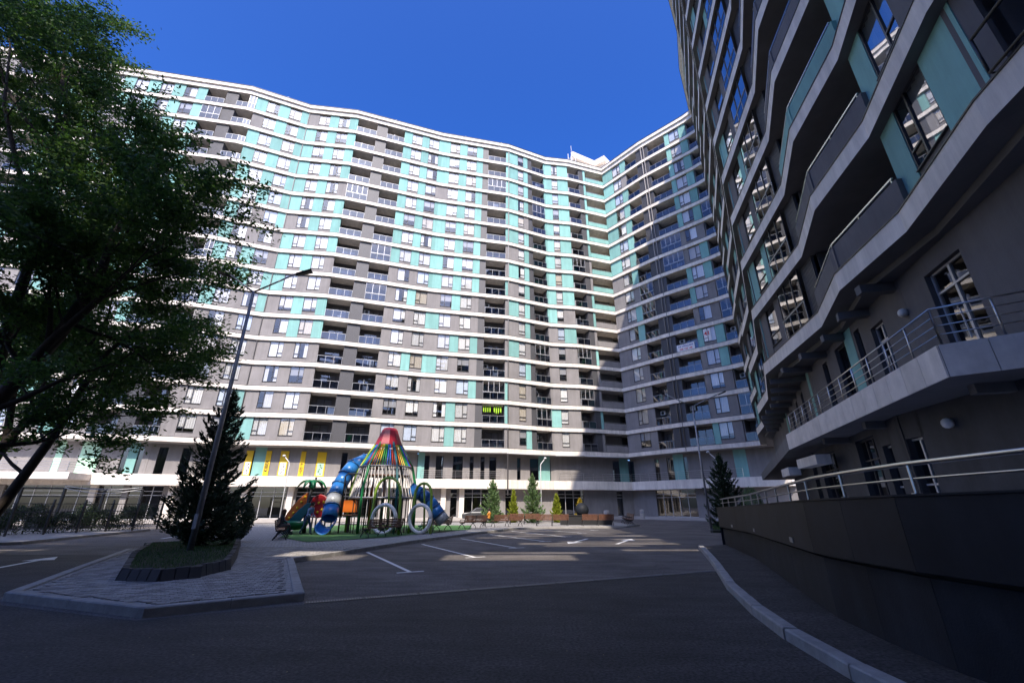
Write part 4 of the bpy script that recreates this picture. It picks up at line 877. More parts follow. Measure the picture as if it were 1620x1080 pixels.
def spruce(name, label, loc, h, rad, m, seed, nbr=340, den=60, ls=.06, low=.06, group=None, up=.35, cat='conifer'):
    """trunk with irregular branches whose tips turn up, needle tufts along them"""
    r = random.Random(seed); t = thing(name, label, cat, loc, 0, group); b = MB(); b.tube([(0, 0, 0), (0, 0, h * .55), (0, 0, h * .97)], [h * .02, h * .012, .006], 8); P = []; A_ = []
    for w in range(nbr):
        f = (w + r.random()) / nbr; f = f ** 1.15; z = h * (low + (.99 - low) * f); a = w * 2.39996 + r.uniform(-.5, .5); lump = .82 + .16 * math.sin(3 * a + f * 9) * math.sin(f * 13 + 1)
        l = (rad * (1 - f) ** .8 * lump + .07) * min(1, .55 + 4 * f) * (r.uniform(.55, 1.05) if r.random() < .75 else r.uniform(.95, 1.14)); d = Vector((math.cos(a), math.sin(a), 0)); e = []; dr_ = r.uniform(.05, .4) * (1 - f)
        for q in range(5):
            s = q / 4; e.append(Vector((0, 0, z)) + d * l * s + Vector((0, 0, l * (-dr_ * math.sin(s * 2.4) + (up + .5 * f) * s * s))))
        b.tube([tuple(p) for p in e], [.014, .011, .008, .006, .003], 3, 0, False); n = max(5, int(den * l))
        for _ in range(n):
            s = r.random() ** .6; q = min(3, int(s * 4)); p = e[q].lerp(e[q + 1], s * 4 - q); tl = (e[q + 1] - e[q]).normalized(); sg = r.choice((-1, 1)); sw = abs(r.gauss(0, .13 * l * (1.15 - .75 * s) + .01)); sv = Vector((-d.y, d.x, 0)) * sg
            P.append(p + sv * sw + Vector((0, 0, r.gauss(-.03, .045)))); A_.append((tl * .8 + sv * .6 + Vector((0, 0, r.uniform(-.35, .35)))).normalized())
    for _ in range(50): P.append(Vector((r.gauss(0, .04), r.gauss(0, .04), h * r.uniform(.88, 1.02)))); A_.append(Vector((r.gauss(0, .4), r.gauss(0, .4), 1)).normalized())
    b.build('trunk', M['bark'], t, True); P = np.array([tuple(p) for p in P]); A_ = np.array([tuple(p) for p in A_]); c = np.cross(A_, rdir(len(P))); c /= np.linalg.norm(c, axis=1, keepdims=True); s = nrg.uniform(.7, 1.4, (len(P), 1))
    quads('crown', P, A_ * s * ls, c * s * ls * .28, m, t); return t
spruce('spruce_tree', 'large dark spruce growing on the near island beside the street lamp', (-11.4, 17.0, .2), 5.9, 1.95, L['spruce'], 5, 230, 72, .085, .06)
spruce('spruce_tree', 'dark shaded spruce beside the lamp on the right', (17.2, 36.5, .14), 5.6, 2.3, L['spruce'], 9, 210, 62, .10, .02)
for (x, y, h, r_, m, nm, lb, sd_) in ((-2.0, 46.5, 4.6, 1.6, 'lit', 'conifer', 'broad sunlit blue spruce behind the benches, nearest the slide', 3), (.15, 47, 3.6, .75, 'yel', 'conifer', 'slim yellow-green conifer between the two blue spruces', 4), (2.1, 46, 5.3, 1.55, 'lit', 'conifer', 'tallest sunlit blue spruce beside the slender lamp', 6), (4.6, 47, 3.1, .75, 'yel', 'conifer', 'small yellow-green conifer right of the tallest spruce', 8), (7.1, 47.5, 2.6, .7, 'gold', 'conifer', 'golden yellow shrub by the black ball planter', 10)):
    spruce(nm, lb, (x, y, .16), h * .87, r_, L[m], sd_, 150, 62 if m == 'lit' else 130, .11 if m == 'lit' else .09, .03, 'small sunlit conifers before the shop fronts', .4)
def round_bush(label, loc, rx, rz, n, m, ls=.05):
    t = thing('shrub', label, 'shrub', loc); b = MB()
    for k in range(7): a = k * .9; b.tube([(0, 0, 0), (rx * .4 * math.cos(a), rx * .4 * math.sin(a), rz * 1.0)], [.03, .008], 4)
    b.build('stem', M['bark'], t); d = rdir(n); f = nrg.uniform(.55, 1.03, (n, 1)) ** .5; P = d * f * np.array([rx, rx, rz]) + np.array([0, 0, rz]); a = rdir(n); c = np.cross(a, d); c /= np.linalg.norm(c, axis=1, keepdims=True) + 1e-6
    quads('crown', P, a * ls, c * ls * .5, m, t)
round_bush('rounded dark green shrub behind the island spruce', (-13.2, 21.9, .1), .85, 1.0, 9000, L['shrub'])
round_bush('light green bush at the foot of the spruce on the right', (18.6, 35.2, .1), .8, 1.5, 6000, L['lit'])

def hedge(label, pts, h, w, n, m):
    t = thing('hedge', label, 'hedge', (*pts[0], .1)); ln_ = Line(pts); u = nrg.uniform(0, ln_.L[-1], n); P = []
    for q in u:
        i = ln_.seg(q); F = ln_.frame(i); top = h * (.8 + .2 * math.sin(q * 2.1) + .12 * math.sin(q * 5.3)); P.append(F(q - ln_.L[i], rng.gauss(0, w * .45), rng.random() ** .6 * top))
    P = np.array(P) - np.array([*pts[0], 0]); a = rdir(n); c = np.cross(a, rdir(n)); c /= np.linalg.norm(c, axis=1, keepdims=True); quads('foliage', P, a * .055, c * .03, m, t)
    b = MB()
    for q in np.arange(.2, ln_.L[-1], .5): i = ln_.seg(q); p = ln_.frame(i)(q - ln_.L[i], 0, 0); x, y = p[0] - pts[0][0], p[1] - pts[0][1]; b.tube([(x, y, 0), (x, y, h * .7)], [.025, .008], 4)
    o = b.build('stems', M['bark'], t); o['kind'] = 'stuff'
hedge('ragged dark hedge growing behind the black metal fence', [(-27.2, 34.2), (-28.4, 30.8), (-29.4, 27.4), (-30.6, 24)], 1.7, .7, 16000, L['shrub'])
# ================================================================ benches
def bench_proto():
    t = thing('park_bench', 'x', 'bench', (0, 0, 0), 0, 'wood and iron benches around the playground'); Lb_ = 2.9; leg = MB()
    prof = [[(-.30, 0), (-.26, .12), (-.14, .26), (.02, .36), (.2, .42)], [(.30, 0), (.26, .12), (.16, .24), (.02, .34), (-.12, .41)], [(-.16, .40), (.24, .41)], [(.2, .41), (.27, .6), (.33, .92)], [(-.16, .40), (-.2, .52), (-.16, .62), (.0, .64), (.26, .62)]]
    for p in prof: leg.tube([(0, y, z) for y, z in p], .026, 5)
    lm = leg.mesh('leg', M['black'], True)
    for x in (.12, Lb_ / 2, Lb_ - .12): link('leg', lm, t, (x, 0, 0))
    for sec in range(2):
        x0 = .04 + sec * Lb_ / 2; w = Lb_ / 2 - .08
        for k in range(5): b = MB(); b.box(0, w, 0, .075, 0, .03); link('seat_slat', pre('bs', lambda: b.mesh('seat_slat', M['wood'])), t, (x0, -.19 + .088 * k, .445))
        for k in range(5):
            b = MB(); b.box(0, w, 0, .028, 0, .068); o = link('back_slat', pre('bb', lambda: b.mesh('back_slat', M['wood'])), t, (x0, .235 + .022 * k, .50 + .088 * k)); o.rotation_euler = (R(-14), 0, 0)
    return t
bp = bench_proto(); nb_ = [0]
def dup(root, loc, rz, label):
    r = root.copy(); C.objects.link(r); r.location = loc; r.rotation_euler = (0, 0, rz); r['label'] = label
    for ch in [o for o in root.children]:
        c = ch.copy(); C.objects.link(c); c.parent = r
    return r
# local +y is the back; benches along the kerb turn their backs to the parking lot
def bench_at(x, y, ang, label):
    if nb_[0] == 0: r = bp; r.location = (x, y, .12); r.rotation_euler = (0, 0, R(ang)); r['label'] = label
    else: r = dup(bp, (x, y, .12), R(ang), label)
    nb_[0] += 1; return r
bench_at(-6.6, 27.2, 244, 'wooden bench nearest the camera, in front of the green ring swings')
bench_at(-4.4, 32.3, 243, 'second bench along the parking kerb, before the blue right-hand slide')
bench_at(-2.2, 36.3, 238, 'third bench along the kerb, left of the person in orange')
bench_at(.8, 39.0, 213, 'fourth bench along the kerb, right of the person in orange')
bench_at(4.9, 39.8, 183, 'bench with its back to the car park, left of the black ball')
bench_at(8.9, 40.3, 184, 'bench with its back to the car park, right of the black ball')
bench_at(2.6, 43.6, 185, 'bench farther back under the tallest sunlit spruce')
bench_at(10.9, 43.6, 262, 'nearer of the two end-on benches at the right tip of the paving')
bench_at(11.4, 46.8, 262, 'farther of the two end-on benches at the right tip of the paving')
bench_at(-11.5, 23.1, 114, 'bench seen end-on at the left of the green playground mat, nearest the camera')
bench_at(-13.3, 26.9, 114, 'middle of the three end-on benches left of the mat, with two people sitting')
bench_at(-15.1, 30.7, 114, 'farthest of the three end-on benches left of the mat')
# playground mat
b = MB(); b.poly([(x, y, .142) for x, y in [(-12.6, 25.3), (-9.6, 21.9), (-6.9, 25.0), (-5.8, 27.6), (-3.0, 33.5), (-3.5, 40), (-15, 41), (-15.5, 33)]]); struct(b.build('playground_mat', M['mat_g']))
# ================================================================ climbing tower with slides
cx, cy, z0 = -8.55, 30.0, .14
ct = thing('climbing_tower', 'tall conical rope climbing tower with red cap and two blue tube slides', 'playground', (cx, cy, z0)); o0 = Vector((cx, cy, z0))
def ring_pts(r, z, n=28): return [(r * math.cos(2 * math.pi * k / n), r * math.sin(2 * math.pi * k / n), z) for k in range(n + 1)]
b = MB(); b.lathe([(.0, 6.7), (.42, 6.62), (.55, 6.45), (.95, 5.45), (.9, 5.42), (.5, 6.4), (0, 6.5)], (0, 0, 0), 10); b.build('cap', M['pmag'], ct)
POSTC = ['pgreen', 'ptealp', 'porange', 'plime', 'pgreen', 'ptealp']
for k in range(6):
    a = 6.283 * k / 6 + .15; c_, s_ = math.cos(a), math.sin(a); b = MB(); b.tube([(c_ * .8, s_ * .8, 5.6), (c_ * 1.75, s_ * 1.75, 4.0), (c_ * 2.1, s_ * 2.1, 2.6), (c_ * 2.12, s_ * 2.12, 0)], .085, 8); b.build('post', M[POSTC[k]], ct, True)
for r_, z, rr in ((1.72, 4.0, .05), (2.12, 2.05, .05)): b = MB(); b.tube(ring_pts(r_, z), rr, 6); b.build('ring', M['gsteel'], ct, True)
RC = [mat('rope_%s' % n_, c_, .8) for n_, c_ in (('red', (.5, .03, .03)), ('orange', (.65, .2, .02)), ('yellow', (.65, .5, .05)), ('green', (.04, .32, .07)), ('blue', (.03, .15, .55)), ('white', (.7, .68, .64)))]
for ci in range(5):
    b = MB()
    for k in [q for q in range(60) if (q // 2) % 5 == ci]:
        a = 6.283 * k / 60; c_, s_ = math.cos(a), math.sin(a); b.tube([(c_ * .85, s_ * .85, 5.5), (c_ * 1.70, s_ * 1.70, 4.0)], .03, 4, 0, False)
    b.build('rope', RC[ci], ct)
b = MB()
for k in range(48):
    a = 6.283 * k / 48; c_, s_ = math.cos(a), math.sin(a); a2 = a + .12; b.tube([(c_ * 1.70, s_ * 1.70, 3.95), (math.cos(a2) * 2.08, math.sin(a2) * 2.08, 2.1)], .025, 4, 0, False)
b.build('rope_net', RC[5], ct)
for z, r_ in ((2.0, 2.0), (3.4, 1.6)): b = MB(); b.lathe([(0, .06), (r_, .06), (r_, 0), (0, 0)], (0, 0, z), 20); b.build('deck', M['wood'], ct)
b = MB()
for k in range(40):
    a = 6.283 * k / 40
    if k % 10 < 8: b.tube([(2.0 * math.cos(a), 2.0 * math.sin(a), 0), (2.0 * math.cos(a), 2.0 * math.sin(a), 2.0)], .03, 4, 0, False)
b.build('picket_screen', mat('dark_brown_bars', (.05, .035, .03), .7), ct)
b = MB(); b.tube([(0, 0, 0), (0, 0, 6.5)], .11, 8); b.build('mast', M['gsteel'], ct, True)
def tube_slide(pts, r, mats, name):
    P = [Vector(p) - o0 for p in pts]; n = len(P); par = None
    for k in range(n - 1):
        b = MB(); d = (P[k + 1] - P[k]).normalized(); a = d.orthogonal().normalized(); c_ = d.cross(a); m = 18; i0 = len(b.v)
        for p, rr in ((P[k], r), (P[k + 1], r), (P[k + 1], r - .03), (P[k], r - .03)):
            for q in range(m): t_ = 6.283 * q / m; b.v.append(tuple(p + (a * math.cos(t_) + c_ * math.sin(t_)) * rr))
        for j in range(4):
            for q in range(m): b.f.append((i0 + j * m + q, i0 + j * m + (q + 1) % m, i0 + ((j + 1) % 4) * m + (q + 1) % m, i0 + ((j + 1) % 4) * m + q)); b.m.append(0)
        o = b.build(name, M[mats[k % len(mats)]], ct, True)
        b = MB(); e = P[k]; b.tube([tuple(e + (a * math.cos(6.283 * q / 20) + c_ * math.sin(6.283 * q / 20)) * (r + .02)) for q in range(21)], .045, 5); b.build('flange', M['pblue2'], o, True)
    return P
tube_slide([(-9.3, 30.7, 4.7), (-10.1, 30.3, 4.62), (-10.7, 29.8, 4.25), (-11.0, 29.4, 3.6), (-11.15, 29.0, 2.95), (-11.2, 28.6, 2.3), (-11.15, 28.2, 1.65), (-11.05, 27.8, 1.0)], .46, ['pblue', 'pblue', 'pblue', 'pblue', 'pblue', 'pclear', 'pblue'], 'tube_section')
b = MB(); P0 = Vector((-11.05, 27.8, 1.0)) - o0; i0 = 0; m = 14      # open trough at the slide's foot
for k in range(5):
    f = k / 4; c_ = P0 + Vector((.02 * k, -.95 * f, -.55 * f + .18 * f * f))
    for q in range(m + 1): t_ = math.pi + math.pi * q / m; b.v.append((c_.x + .5 * math.cos(t_), c_.y, c_.z + .5 * math.sin(t_)))
for k in range(4):
    for q in range(m): a_ = k * (m + 1) + q; b.f.append((a_, a_ + 1, a_ + m + 2, a_ + m + 1)); b.m.append(0)
o = b.build('slide_trough', M['pblue'], ct, True); sm = o.modifiers.new('thick', 'SOLIDIFY'); sm.thickness = .05
tube_slide([(-6.7, 30.0, 2.7), (-6.0, 29.9, 2.45), (-5.5, 29.9, 2.05), (-5.1, 29.9, 1.6), (-4.75, 29.9, 1.15), (-4.4, 29.9, .75)], .42, ['pblue', 'pblue2', 'pblue', 'pblue', 'pclear'], 'tube_section')
for x, y, h in ((-11.2, 28.6, 1.85), (-11.0, 29.4, 3.1), (-5.1, 29.9, 1.2)): b = MB(); b.tube([(x - cx, y - cy, 0), (x - cx, y - cy, h)], .045, 6); b.build('support', M['gsteel'], ct, True)
# ring swings: lime arches with pale hoops
def ring_swing(label, x, y, h, w, rz):
    t = thing('ring_swing', label, 'playground', (x, y, .14), rz, 'lime arches with pale hoops'); pts = [(-w / 2 - .25, 0, 0), (-w / 2, 0, h * .45), (-w / 2 + .05, 0, h - w * .5)] + [(w / 2 * math.cos(math.pi - math.pi * k / 8) * .92, 0, h - w * .5 + w * .5 * math.sin(math.pi * k / 8)) for k in range(1, 8)] + [(w / 2 - .05, 0, h - w * .5), (w / 2, 0, h * .45), (w / 2 + .06, 0, 0)]
    b = MB(); b.tube(pts, .085, 8); b.build('arch', M['plime'], t, True); b = MB(); b.tube([(.0, .35, 0), (0, .2, h * .6), (0, 0, h)], .06, 8); b.build('brace', M['plime'], t, True)
    b = MB(); n = 28
    b.tube([(.78 * math.cos(6.283 * k / n), -.15, .85 + .78 * math.sin(6.283 * k / n)) for k in range(n + 1)], .11, 8); b.build('hoop', M['white'], t, True)
    b = MB(); b.lathe([(0, .1), (.14, .07), (.16, 0), (0, -.05)], (.1, -.2, .4), 8); b.build('seat', M['pgreen'], t, True)
ring_swing('lime arch with pale hoop on the left, in front of the rope tower', -7.55, 27.4, 3.2, 1.8, R(-15)); ring_swing('lime arch with pale hoop on the right, beside the blue slide foot', -5.55, 28.2, 2.9, 1.35, R(-25))
# palm climber
pc = thing('palm_climber', 'plastic climbing frame with palm tree, orange and red panels and green boat', 'playground', (-12.95, 28.7, .14))
b = MB(); b.tube([(.1, 0, 0), (0, .05, 1.4), (.12, .1, 2.75)], [.13, .11, .08], 8); b.tube([(.2, .3, 2.6), (.2, .3, 3.3)], .06, 6); b.build('trunk', M['black'], pc, True)
b = MB(); b.lathe([(0, .22), (.18, .14), (.24, 0), (.15, -.14), (0, -.2)], (.12, .1, 2.75), 10); b.build('palm_heart', M['pgreen'], pc, True)
for an, l in ((185, .95), (-5, .95), (60, .8), (120, .8), (250, .7), (300, .7)):
    dx, dy = math.cos(R(an)), math.sin(R(an)); b = MB(); n = 7
    for k in range(n + 1):
        f = k / n; w = .2 * math.sin(math.pi * min(1, f * .85 + .12)); c_ = Vector((.12 + dx * l * f, .1 + dy * l * f, 2.85 + .32 * math.sin(f * 2.6) - .45 * f * f)); nn = Vector((-dy, dx, 0)) * w
        b.v += [tuple(c_ - nn), tuple(c_ + Vector((0, 0, .05))), tuple(c_ + nn)]
    for k in range(n):
        a_ = 3 * k; b.f += [(a_, a_ + 1, a_ + 4, a_ + 3), (a_ + 1, a_ + 2, a_ + 5, a_ + 4)]; b.m += [0, 0]
    o = b.build('frond', M['pgreen'], pc, True); sm = o.modifiers.new('thick', 'SOLIDIFY'); sm.thickness = .04
def blob_panel(name, outline, y, m, th=.12):
    b = MB(); n = len(outline); b.v += [(x, y, z) for x, z in outline] + [(x, y + th, z) for x, z in outline]; b.f += [tuple(range(n)), tuple(range(2 * n - 1, n - 1, -1))] + [(k, n + k, n + (k + 1) % n, (k + 1) % n) for k in range(n)]; b.m = [0] * (n + 2); o = b.build(name, M[m], pc)
    bv = o.modifiers.new('round', 'BEVEL'); bv.width = .04; bv.segments = 2; return o
def ell(cx_, cz_, a, c_, tilt, n=16): return [(cx_ + a * math.cos(6.283 * k / n) * math.cos(tilt) - c_ * math.sin(6.283 * k / n) * math.sin(tilt), cz_ + a * math.cos(6.283 * k / n) * math.sin(tilt) + c_ * math.sin(6.283 * k / n) * math.cos(tilt)) for k in range(n)]
op_ = blob_panel('orange_panel', ell(-.75, 1.35, 1.25, .36, R(55)), .3, 'porange'); rp_ = blob_panel('red_panel', ell(.62, 1.55, .62, .72, 0), .35, 'pred'); blob_panel('blue_wave', ell(-.45, .85, 1.15, .3, R(52)), -.1, 'ptealp')
for pr_, pts, y in ((op_, [(-1.1, .85), (-.9, 1.15), (-.7, 1.45), (-.5, 1.8), (-.3, 2.1)], .29), (rp_, [(.35, 1.3), (.6, 1.75), (.85, 1.35), (.6, 1.2), (.9, 1.8)], .34)):
    for x, z in pts: b = MB(); b.lathe([(0, .09), (.06, .06), (.08, 0), (.06, -.06), (0, -.09)], (x, y, z), 8); b.build('climbing_hold', M['yellow'], pr_, True)
b = MB(); b.lathe([(0, -.3), (.45, -.22), (.62, 0), (.66, .22), (.6, .2), (.5, 0), (0, -.15)], (0, 0, 0), 16); me = b.mesh('boat', M['pgreen'], True); me.transform(Matrix.Diagonal((1.15, .7, 1, 1))); link('boat', me, pc, (-.15, -.7, .5))
b = MB()
for x in (.35, .95): b.tube([(x, .9, 0), (x, .9, 1.5)], .05, 6); b.tube([(x, .35, 0), (x, .35, 1.5)], .05, 6)
b.build('support_post', M['gsteel'], pc, True)
# monkey-bar frame
mb_ = thing('monkey_bars', 'dark steel climbing frame between the blue slide and the rope tower', 'playground', (-10.2, 28.6, .14)); b = MB()
for y in (0, 1.2): b.tube([(-.5, y, 0), (-.5, y, 3.35), (-.35, y, 3.5), (.5, y, 3.5), (.62, y, 3.38), (.62, y, 0)], .05, 6)
b.build('frame', M['black'], mb_, True)
for k in range(6): b = MB(); z = .5 + .5 * k; b.tube([(-.5, 0, z), (.62, 0, z)] if k < 2 else [(.62, 0, z), (.62, 1.2, z)], .03, 6); b.build('rung', M['black'], mb_, True)
b = MB(); b.box(-.45, .55, .1, 1.1, 1.0, 1.06); b.build('deck', M['wood'], mb_); b = MB(); b.box(-.4, .5, .02, .06, 1.2, 1.9); b.build('play_panel', M['porange'], mb_)
# black ball planter, bollards
t = thing('ball_planter', 'long black planter trough with a black sphere behind the benches', 'planter', (6.7, 41.8, .12)); b = MB(); b.box(-2.3, 2.3, -.4, .4, 0, .75); b.box(-2.36, 2.36, -.46, .46, .752, .82); b.build('trough', M['black'], t)
b = MB(); b.lathe([(.62 * math.sin(math.pi * k / 12), .62 * -math.cos(math.pi * k / 12)) for k in range(13)], (-.2, .6, 1.25), 20); b.build('sphere', M['clad'], t, True)
for x, y, lb in ((9.6, 46.5, 'white cylindrical post beside the golden shrub'), (16.2, 57.0, 'grey striped post against the dark wall on the right')):
    t = thing('bollard', lb, 'bollard', (x, y, .16)); b = MB(); b.lathe([(.0, 1.15), (.26, 1.12), (.28, 1.05), (.28, 0)], (0, 0, 0), 14); b.build('post', M['step'], t, True); b = MB(); b.lathe([(.29, .7), (.29, .85)], (0, 0, 0), 14); b.build('stripe', M['gsteel'], t)
# ================================================================ fence and pergola on the left
FP = [(-25.6, 33.4), (-26.8, 30.6), (-27.6, 27.4), (-28.6, 24.2), (-30, 20.5)]
fr = thing('metal_fence', 'black metal fence of square posts and bars along the left pavement', 'fence', (-27.5, 28, .13)); fo = Vector((-27.5, 28, .13))
for a, c in zip(FP, FP[1:]):
    for f in (0, .5):
        x, y = a[0] + (c[0] - a[0]) * f, a[1] + (c[1] - a[1]) * f; b = MB(); b.box(x - .04, x + .04, y - .04, y + .04, .0, 1.95); b.build('post', M['black'], fr, False, -Vector((-27.5, 28, 0)))
    for z in (.35, 1.25, 1.7): b = MB(); b.tube([(*a, z), (*c, z)], .022, 4); b.build('rail', M['black'], fr, False, -Vector((-27.5, 28, 0)))
    n = 22
    for q in range(n): x, y = a[0] + (c[0] - a[0]) * (q + .5) / n, a[1] + (c[1] - a[1]) * (q + .5) / n; b = MB(); b.box(x - .008, x + .008, y - .008, y + .008, .3, 1.62); b.build('bar', M['black'], fr, False, -Vector((-27.5, 28, 0)))
pg = thing('pergola', 'dark pergola frame with curved pale wires behind the left fence', 'pergola', (-31, 32, .13)); pgo = Vector((-31, 32, 0))
PP = [(-28.4, 34.6), (-30.2, 33.4), (-32, 32.2), (-33.8, 31.0)]
for x, y in PP: b = MB(); b.box(x - .07, x + .07, y - .07, y + .07, .1, 2.75); b.build('post', M['black'], pg, False, -pgo)
b = MB(); b.tube([(*PP[0], 2.75), (*PP[-1], 2.75)], .06, 6); b.tube([(PP[0][0], PP[0][1], 2.2), (PP[-1][0], PP[-1][1], 2.2)], .04, 6); b.build('beam', M['black'], pg, False, -pgo)
for dz in (0, .12):
    b = MB(); b.tube([(PP[0][0] + (PP[2][0] - PP[0][0]) * k / 10, PP[0][1] + (PP[2][1] - PP[0][1]) * k / 10 - .1, 2.9 - dz - .35 * math.sin(math.pi * (k / 10)) * (1 if dz else .6)) for k in range(11)], .025, 5); b.build('curved_wire', M['lframe'], pg, True, -pgo)
for q in ((-29.9, -29.1, 31.2, 31.9, .15, 1.2), (-31.9, -31.0, 30.2, 31, .15, .95), (-34.2, -32.6, 29.4, 30.2, .15, 1.4)): b = MB(); b.box(*q); b.build('bin_cupboard', M['black'], pg, False, -pgo)
# ================================================================ parked car behind the benches
cr = thing('parked_car', 'silver car half hidden behind the benches and small conifers', 'car', (-3.0, 47.6, .16), R(8))
prof = [(-2.15, .35), (-2.2, .7), (-2.05, .86), (-1.35, .95), (-.75, 1.38), (.65, 1.42), (1.35, 1.0), (2.0, .86), (2.18, .65), (2.15, .32)]
b = MB(); n = len(prof); w = .86
for s_, ww in ((-1, w), (1, w)):
    for x, z in prof: b.v.append((x, s_ * (ww if z < 1 else ww - .16 * (z - 1) / .4), z))
b.f += [tuple(range(n - 1, -1, -1)), tuple(range(n, 2 * n))] + [(k, (k + 1) % n, n + (k + 1) % n, n + k) for k in range(n)]; b.m = [0] * (n + 2)
o = b.build('body', mat('silver_paint', (.06, .062, .066), .35, metal=.3, coat=.4), cr); bv = o.modifiers.new('round', 'BEVEL'); bv.width = .06; bv.segments = 2
for s_ in (-1, 1):
    b = MB(); yy = s_ * .835; b.poly([(-1.2, s_ * .86, .98), (-.72, s_ * .74, 1.32), (.6, s_ * .74, 1.35), (1.2, s_ * .86, 1.0)]); b.build('side_window', M['clad'], cr)
    for x in (-1.35, 1.35):
        b = MB(); b.lathe([(.0, -.1), (.31, -.1), (.33, -.05), (.33, .05), (.31, .1), (0, .1)], (0, 0, 0), 16); me = b.mesh('wheel', M['black'], True); me.transform(Matrix.Rotation(math.pi / 2, 4, 'X')); wo = link('wheel', me, cr, (x, s_ * .78, .33))
        b = MB(); b.lathe([(0, 0), (.19, 0), (.2, -.01), (0, -.01)], (0, 0, 0), 12); me = b.mesh('rim', M['gsteel']); me.transform(Matrix.Rotation(s_ * math.pi / 2, 4, 'X')); link('rim', me, wo, (0, s_ * .106, 0))
# ================================================================ people
def person(label, loc, rz, joints, cols, hair, hairlen=0.):
    """joints: dict of 3-D points; one skinned body"""
    t = thing('person', label, 'person', loc, rz); J = joints
    V, E, Rr = [], [], []
    def add(p, r): V.append(tuple(p)); Rr.append(r); return len(V) - 1
    def chain(i, pts):
        for p, r in pts:
            j = add(p, r); E.append((i, j)); i = j
        return i
    pel = add(J['pelvis'], .145); ch = chain(pel, [(Vector(J['pelvis']).lerp(Vector(J['chest']), .5), .125), (J['chest'], .15)]); nk = chain(ch, [(J['neck'], .06)]); hd = Vector(J['head']); nd = Vector(J['neck'])
    chain(nk, [(nd.lerp(hd, .6), .075), (hd, .098), (hd + (hd - nd).normalized() * .09, .07)])
    for s_ in 'lr':
        chain(pel, [(J[s_ + 'hip'], .1), (J[s_ + 'knee'], .06), (J[s_ + 'ankle'], .042), (J[s_ + 'toe'], .04)])
        w_ = chain(ch, [(J[s_ + 'sho'], .065), (J[s_ + 'elb'], .042), (J[s_ + 'wri'], .028)]); wv = Vector(J[s_ + 'wri']); d = (wv - Vector(J[s_ + 'elb'])).normalized(); sd2 = d.orthogonal().normalized(); pm_ = chain(w_, [(wv + d * .07, .032)])
        for q, ll in ((-1.5, .065), (-.5, .08), (.5, .075), (1.5, .06)): chain(pm_, [(wv + d * .1 + sd2 * .016 * q, .009), (wv + d * (.1 + ll) + sd2 * .02 * q + d.cross(sd2) * .02, .008)])
        chain(w_, [(wv + d * .05 + sd2 * .045, .010), (wv + d * .09 + sd2 * .06, .009)])
    me = bpy.data.meshes.new('body'); me.from_pydata(V, E, []); ob = bpy.data.objects.new('body', me); C.objects.link(ob); sk = ob.modifiers.new('skin', 'SKIN'); ss = ob.modifiers.new('sub', 'SUBSURF'); ss.levels = 1; ss.render_levels = 1
    for k, r_ in enumerate(Rr): me.skin_vertices[0].data[k].radius = (r_, r_ * (.75 if k < 3 else 1))
    me.skin_vertices[0].data[0].use_root = True; bpy.context.view_layer.update()
    nm = bpy.data.meshes.new_from_object(ob.evaluated_get(bpy.context.evaluated_depsgraph_get())); bpy.data.objects.remove(ob); nm.materials.clear()
    for c_ in cols: nm.materials.append(c_)
    pz = Vector(J['pelvis']); segs = [(0, J['neck'], J['head'])] + [(1, J['pelvis'], J['chest']), (1, J['chest'], J['neck'])] + [(2, J['pelvis'], J[s_ + 'hip']) for s_ in 'lr'] + [(2, J[s_ + 'hip'], J[s_ + 'knee']) for s_ in 'lr'] + [(2, J[s_ + 'knee'], J[s_ + 'ankle']) for s_ in 'lr'] + [(3, J[s_ + 'ankle'], J[s_ + 'toe']) for s_ in 'lr'] + [(1, J[s_ + 'sho'], J[s_ + 'elb']) for s_ in 'lr'] + [(1, J[s_ + 'elb'], J[s_ + 'wri']) for s_ in 'lr'] + [(0, J[s_ + 'wri'], Vector(J[s_ + 'wri']) + (Vector(J[s_ + 'wri']) - Vector(J[s_ + 'elb'])).normalized() * .2) for s_ in 'lr']
    def dist(p, a, c_):
        a, c_ = Vector(a), Vector(c_); ab = c_ - a; f = max(0, min(1, (p - a).dot(ab) / max(1e-6, ab.length_squared))); return (p - a - ab * f).length
    for pl_ in nm.polygons:
        pl_.use_smooth = True; pl_.material_index = min(segs, key=lambda s__: dist(pl_.center, s__[1], s__[2]))[0]
    link('body', nm, t)
    b = MB(); b.lathe([(.0, .135), (.06, .12), (.105, .06), (.112, 0), (.10, -.05), (.085, -.07 - hairlen), (.0, -.05 - hairlen)], (hd.x, hd.y + .028, hd.z + .015), 12); b.build('hair', hair, t, True)
    b = MB()
    for s_ in (-1, 1): b.lathe([(0, .012), (.012, 0), (0, -.012)], (hd.x + s_ * .035, hd.y - .088, hd.z + .01), 6)
    b.build('eye', M['ink'], t); b = MB(); b.tube([(hd.x, hd.y - .085, hd.z + .005), (hd.x, hd.y - .115, hd.z - .03), (hd.x, hd.y - .088, hd.z - .035)], [.01, .014, .01], 5); b.build('nose', skin, t)
    b = MB(); b.box(hd.x - .022, hd.x + .022, hd.y - .094, hd.y - .08, hd.z - .065, hd.z - .057); b.build('mouth', M['pmag'], t)
    return t
skin = mat('skin', (.50, .30, .22), .6); cl_ = lambda n_, c_: mat(n_, c_, .9)
jeans, lblue, dkc, orng, drk, shoe, gryc = cl_('blue_jeans', (.05, .08, .16)), cl_('light_blue_shirt', (.22, .30, .48)), cl_('black_cloth', (.02, .02, .025)), cl_('orange_cloth', (.55, .22, .03)), cl_('dark_hair', (.02, .014, .01)), cl_('dark_shoe', (.03, .03, .03)), cl_('grey_cloth', (.16, .17, .2))
brn = cl_('brown_hair', (.07, .03, .015))
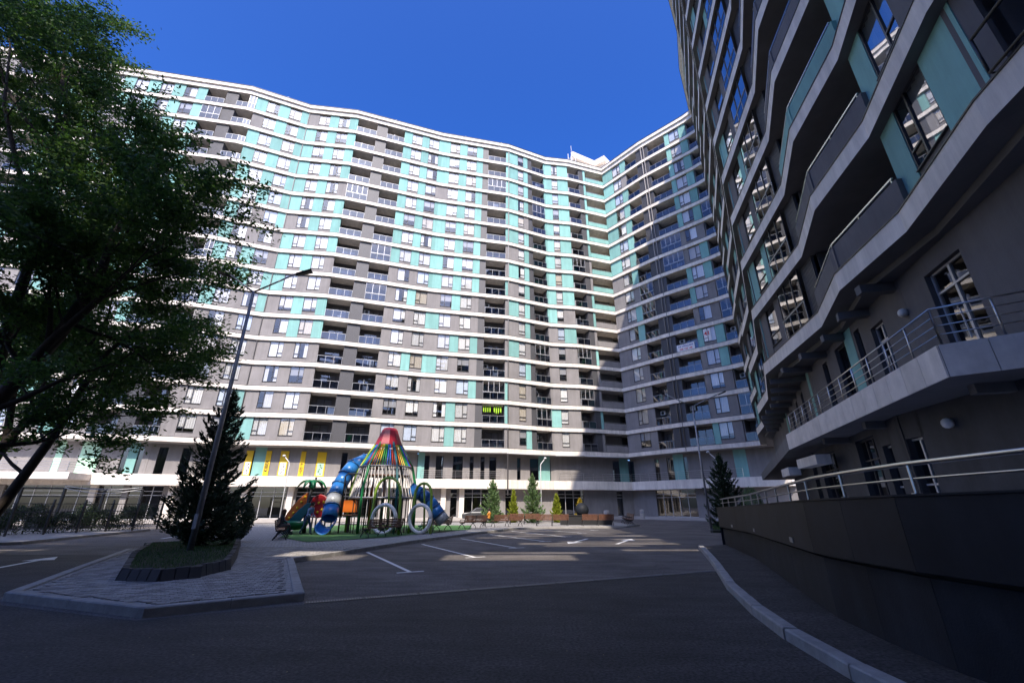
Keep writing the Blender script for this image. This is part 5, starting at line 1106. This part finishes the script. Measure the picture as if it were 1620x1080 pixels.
def stand(lean=0, step=.2):   # facing -y
    return dict(pelvis=(0, 0, .95), chest=(0, -.05 - lean, 1.32), neck=(0, -.06 - lean * 1.2, 1.5), head=(0, -.1 - lean * 1.4, 1.64), lhip=(.1, 0, .88), rhip=(-.1, 0, .88), lknee=(.11, -step * .7, .5), rknee=(-.11, step * .2, .49), lankle=(.11, -step, .09), rankle=(-.11, step * 1.2, .1), ltoe=(.12, -step - .17, .04), rtoe=(-.12, step * 1.2 - .17, .04),
                lsho=(.19, -.05 - lean, 1.42), rsho=(-.19, -.05 - lean, 1.42), lelb=(.25, .02 - lean, 1.14), relb=(-.25, -.1 - lean, 1.14), lwri=(.24, -.18 - lean, .98), rwri=(-.22, -.32 - lean, 1.02))
def sit(): # facing -y, seat at .47
    return dict(pelvis=(0, 0, .58), chest=(0, .04, .95), neck=(0, .03, 1.12), head=(0, -.02, 1.27), lhip=(.1, -.03, .56), rhip=(-.1, -.03, .56), lknee=(.12, -.45, .52), rknee=(-.12, -.45, .52), lankle=(.12, -.47, .1), rankle=(-.12, -.44, .1), ltoe=(.13, -.64, .04), rtoe=(-.13, -.6, .04), lsho=(.19, .03, 1.04), rsho=(-.19, .03, 1.04), lelb=(.24, -.05, .78), relb=(-.24, -.05, .78), lwri=(.12, -.28, .66), rwri=(-.12, -.28, .66))
person('person in light blue shirt and jeans leaning towards the blue tube slide', (-12.15, 27.3, .14), R(70), stand(.14, .26), [skin, lblue, jeans, shoe], drk)
person('person with long dark hair and grey top sitting on the left benches', (-14.0, 28.2, .12), R(114), sit(), [skin, gryc, dkc, shoe], drk, .2)
person('person with long brown hair in dark clothes sitting on the left benches', (-13.45, 27.0, .12), R(114), sit(), [skin, dkc, dkc, shoe], brn, .24)
person('person in orange top sitting between the kerb benches', (-1.9, 38.0, .12), R(240), sit(), [skin, orng, dkc, shoe], drk)
# fallen leaves and grit on the asphalt
n = 900; P = np.stack([nrg.uniform(-9, 8, n), nrg.uniform(2.2, 22, n), np.full(n, .014)], 1); P = np.array([p for p in P if not inside((p[0], p[1]), PAV) and p[0] < 3.6 + .28 * max(0, p[1] - 6)]); d = rdir(len(P)); d[:, 2] *= .15; c_ = np.cross(d, np.array([[0, 0, 1.]])); s_ = nrg.uniform(.008, .022, (len(P), 1))
tag(quads('fallen_leaves', P, d * s_, c_ * s_ * .5, leafmat('dry_leaf', (.10, .07, .02), (.35, .30, .12), .1)), 'tiny dry leaves and grit scattered on the asphalt', 'leaves', None, 'stuff')
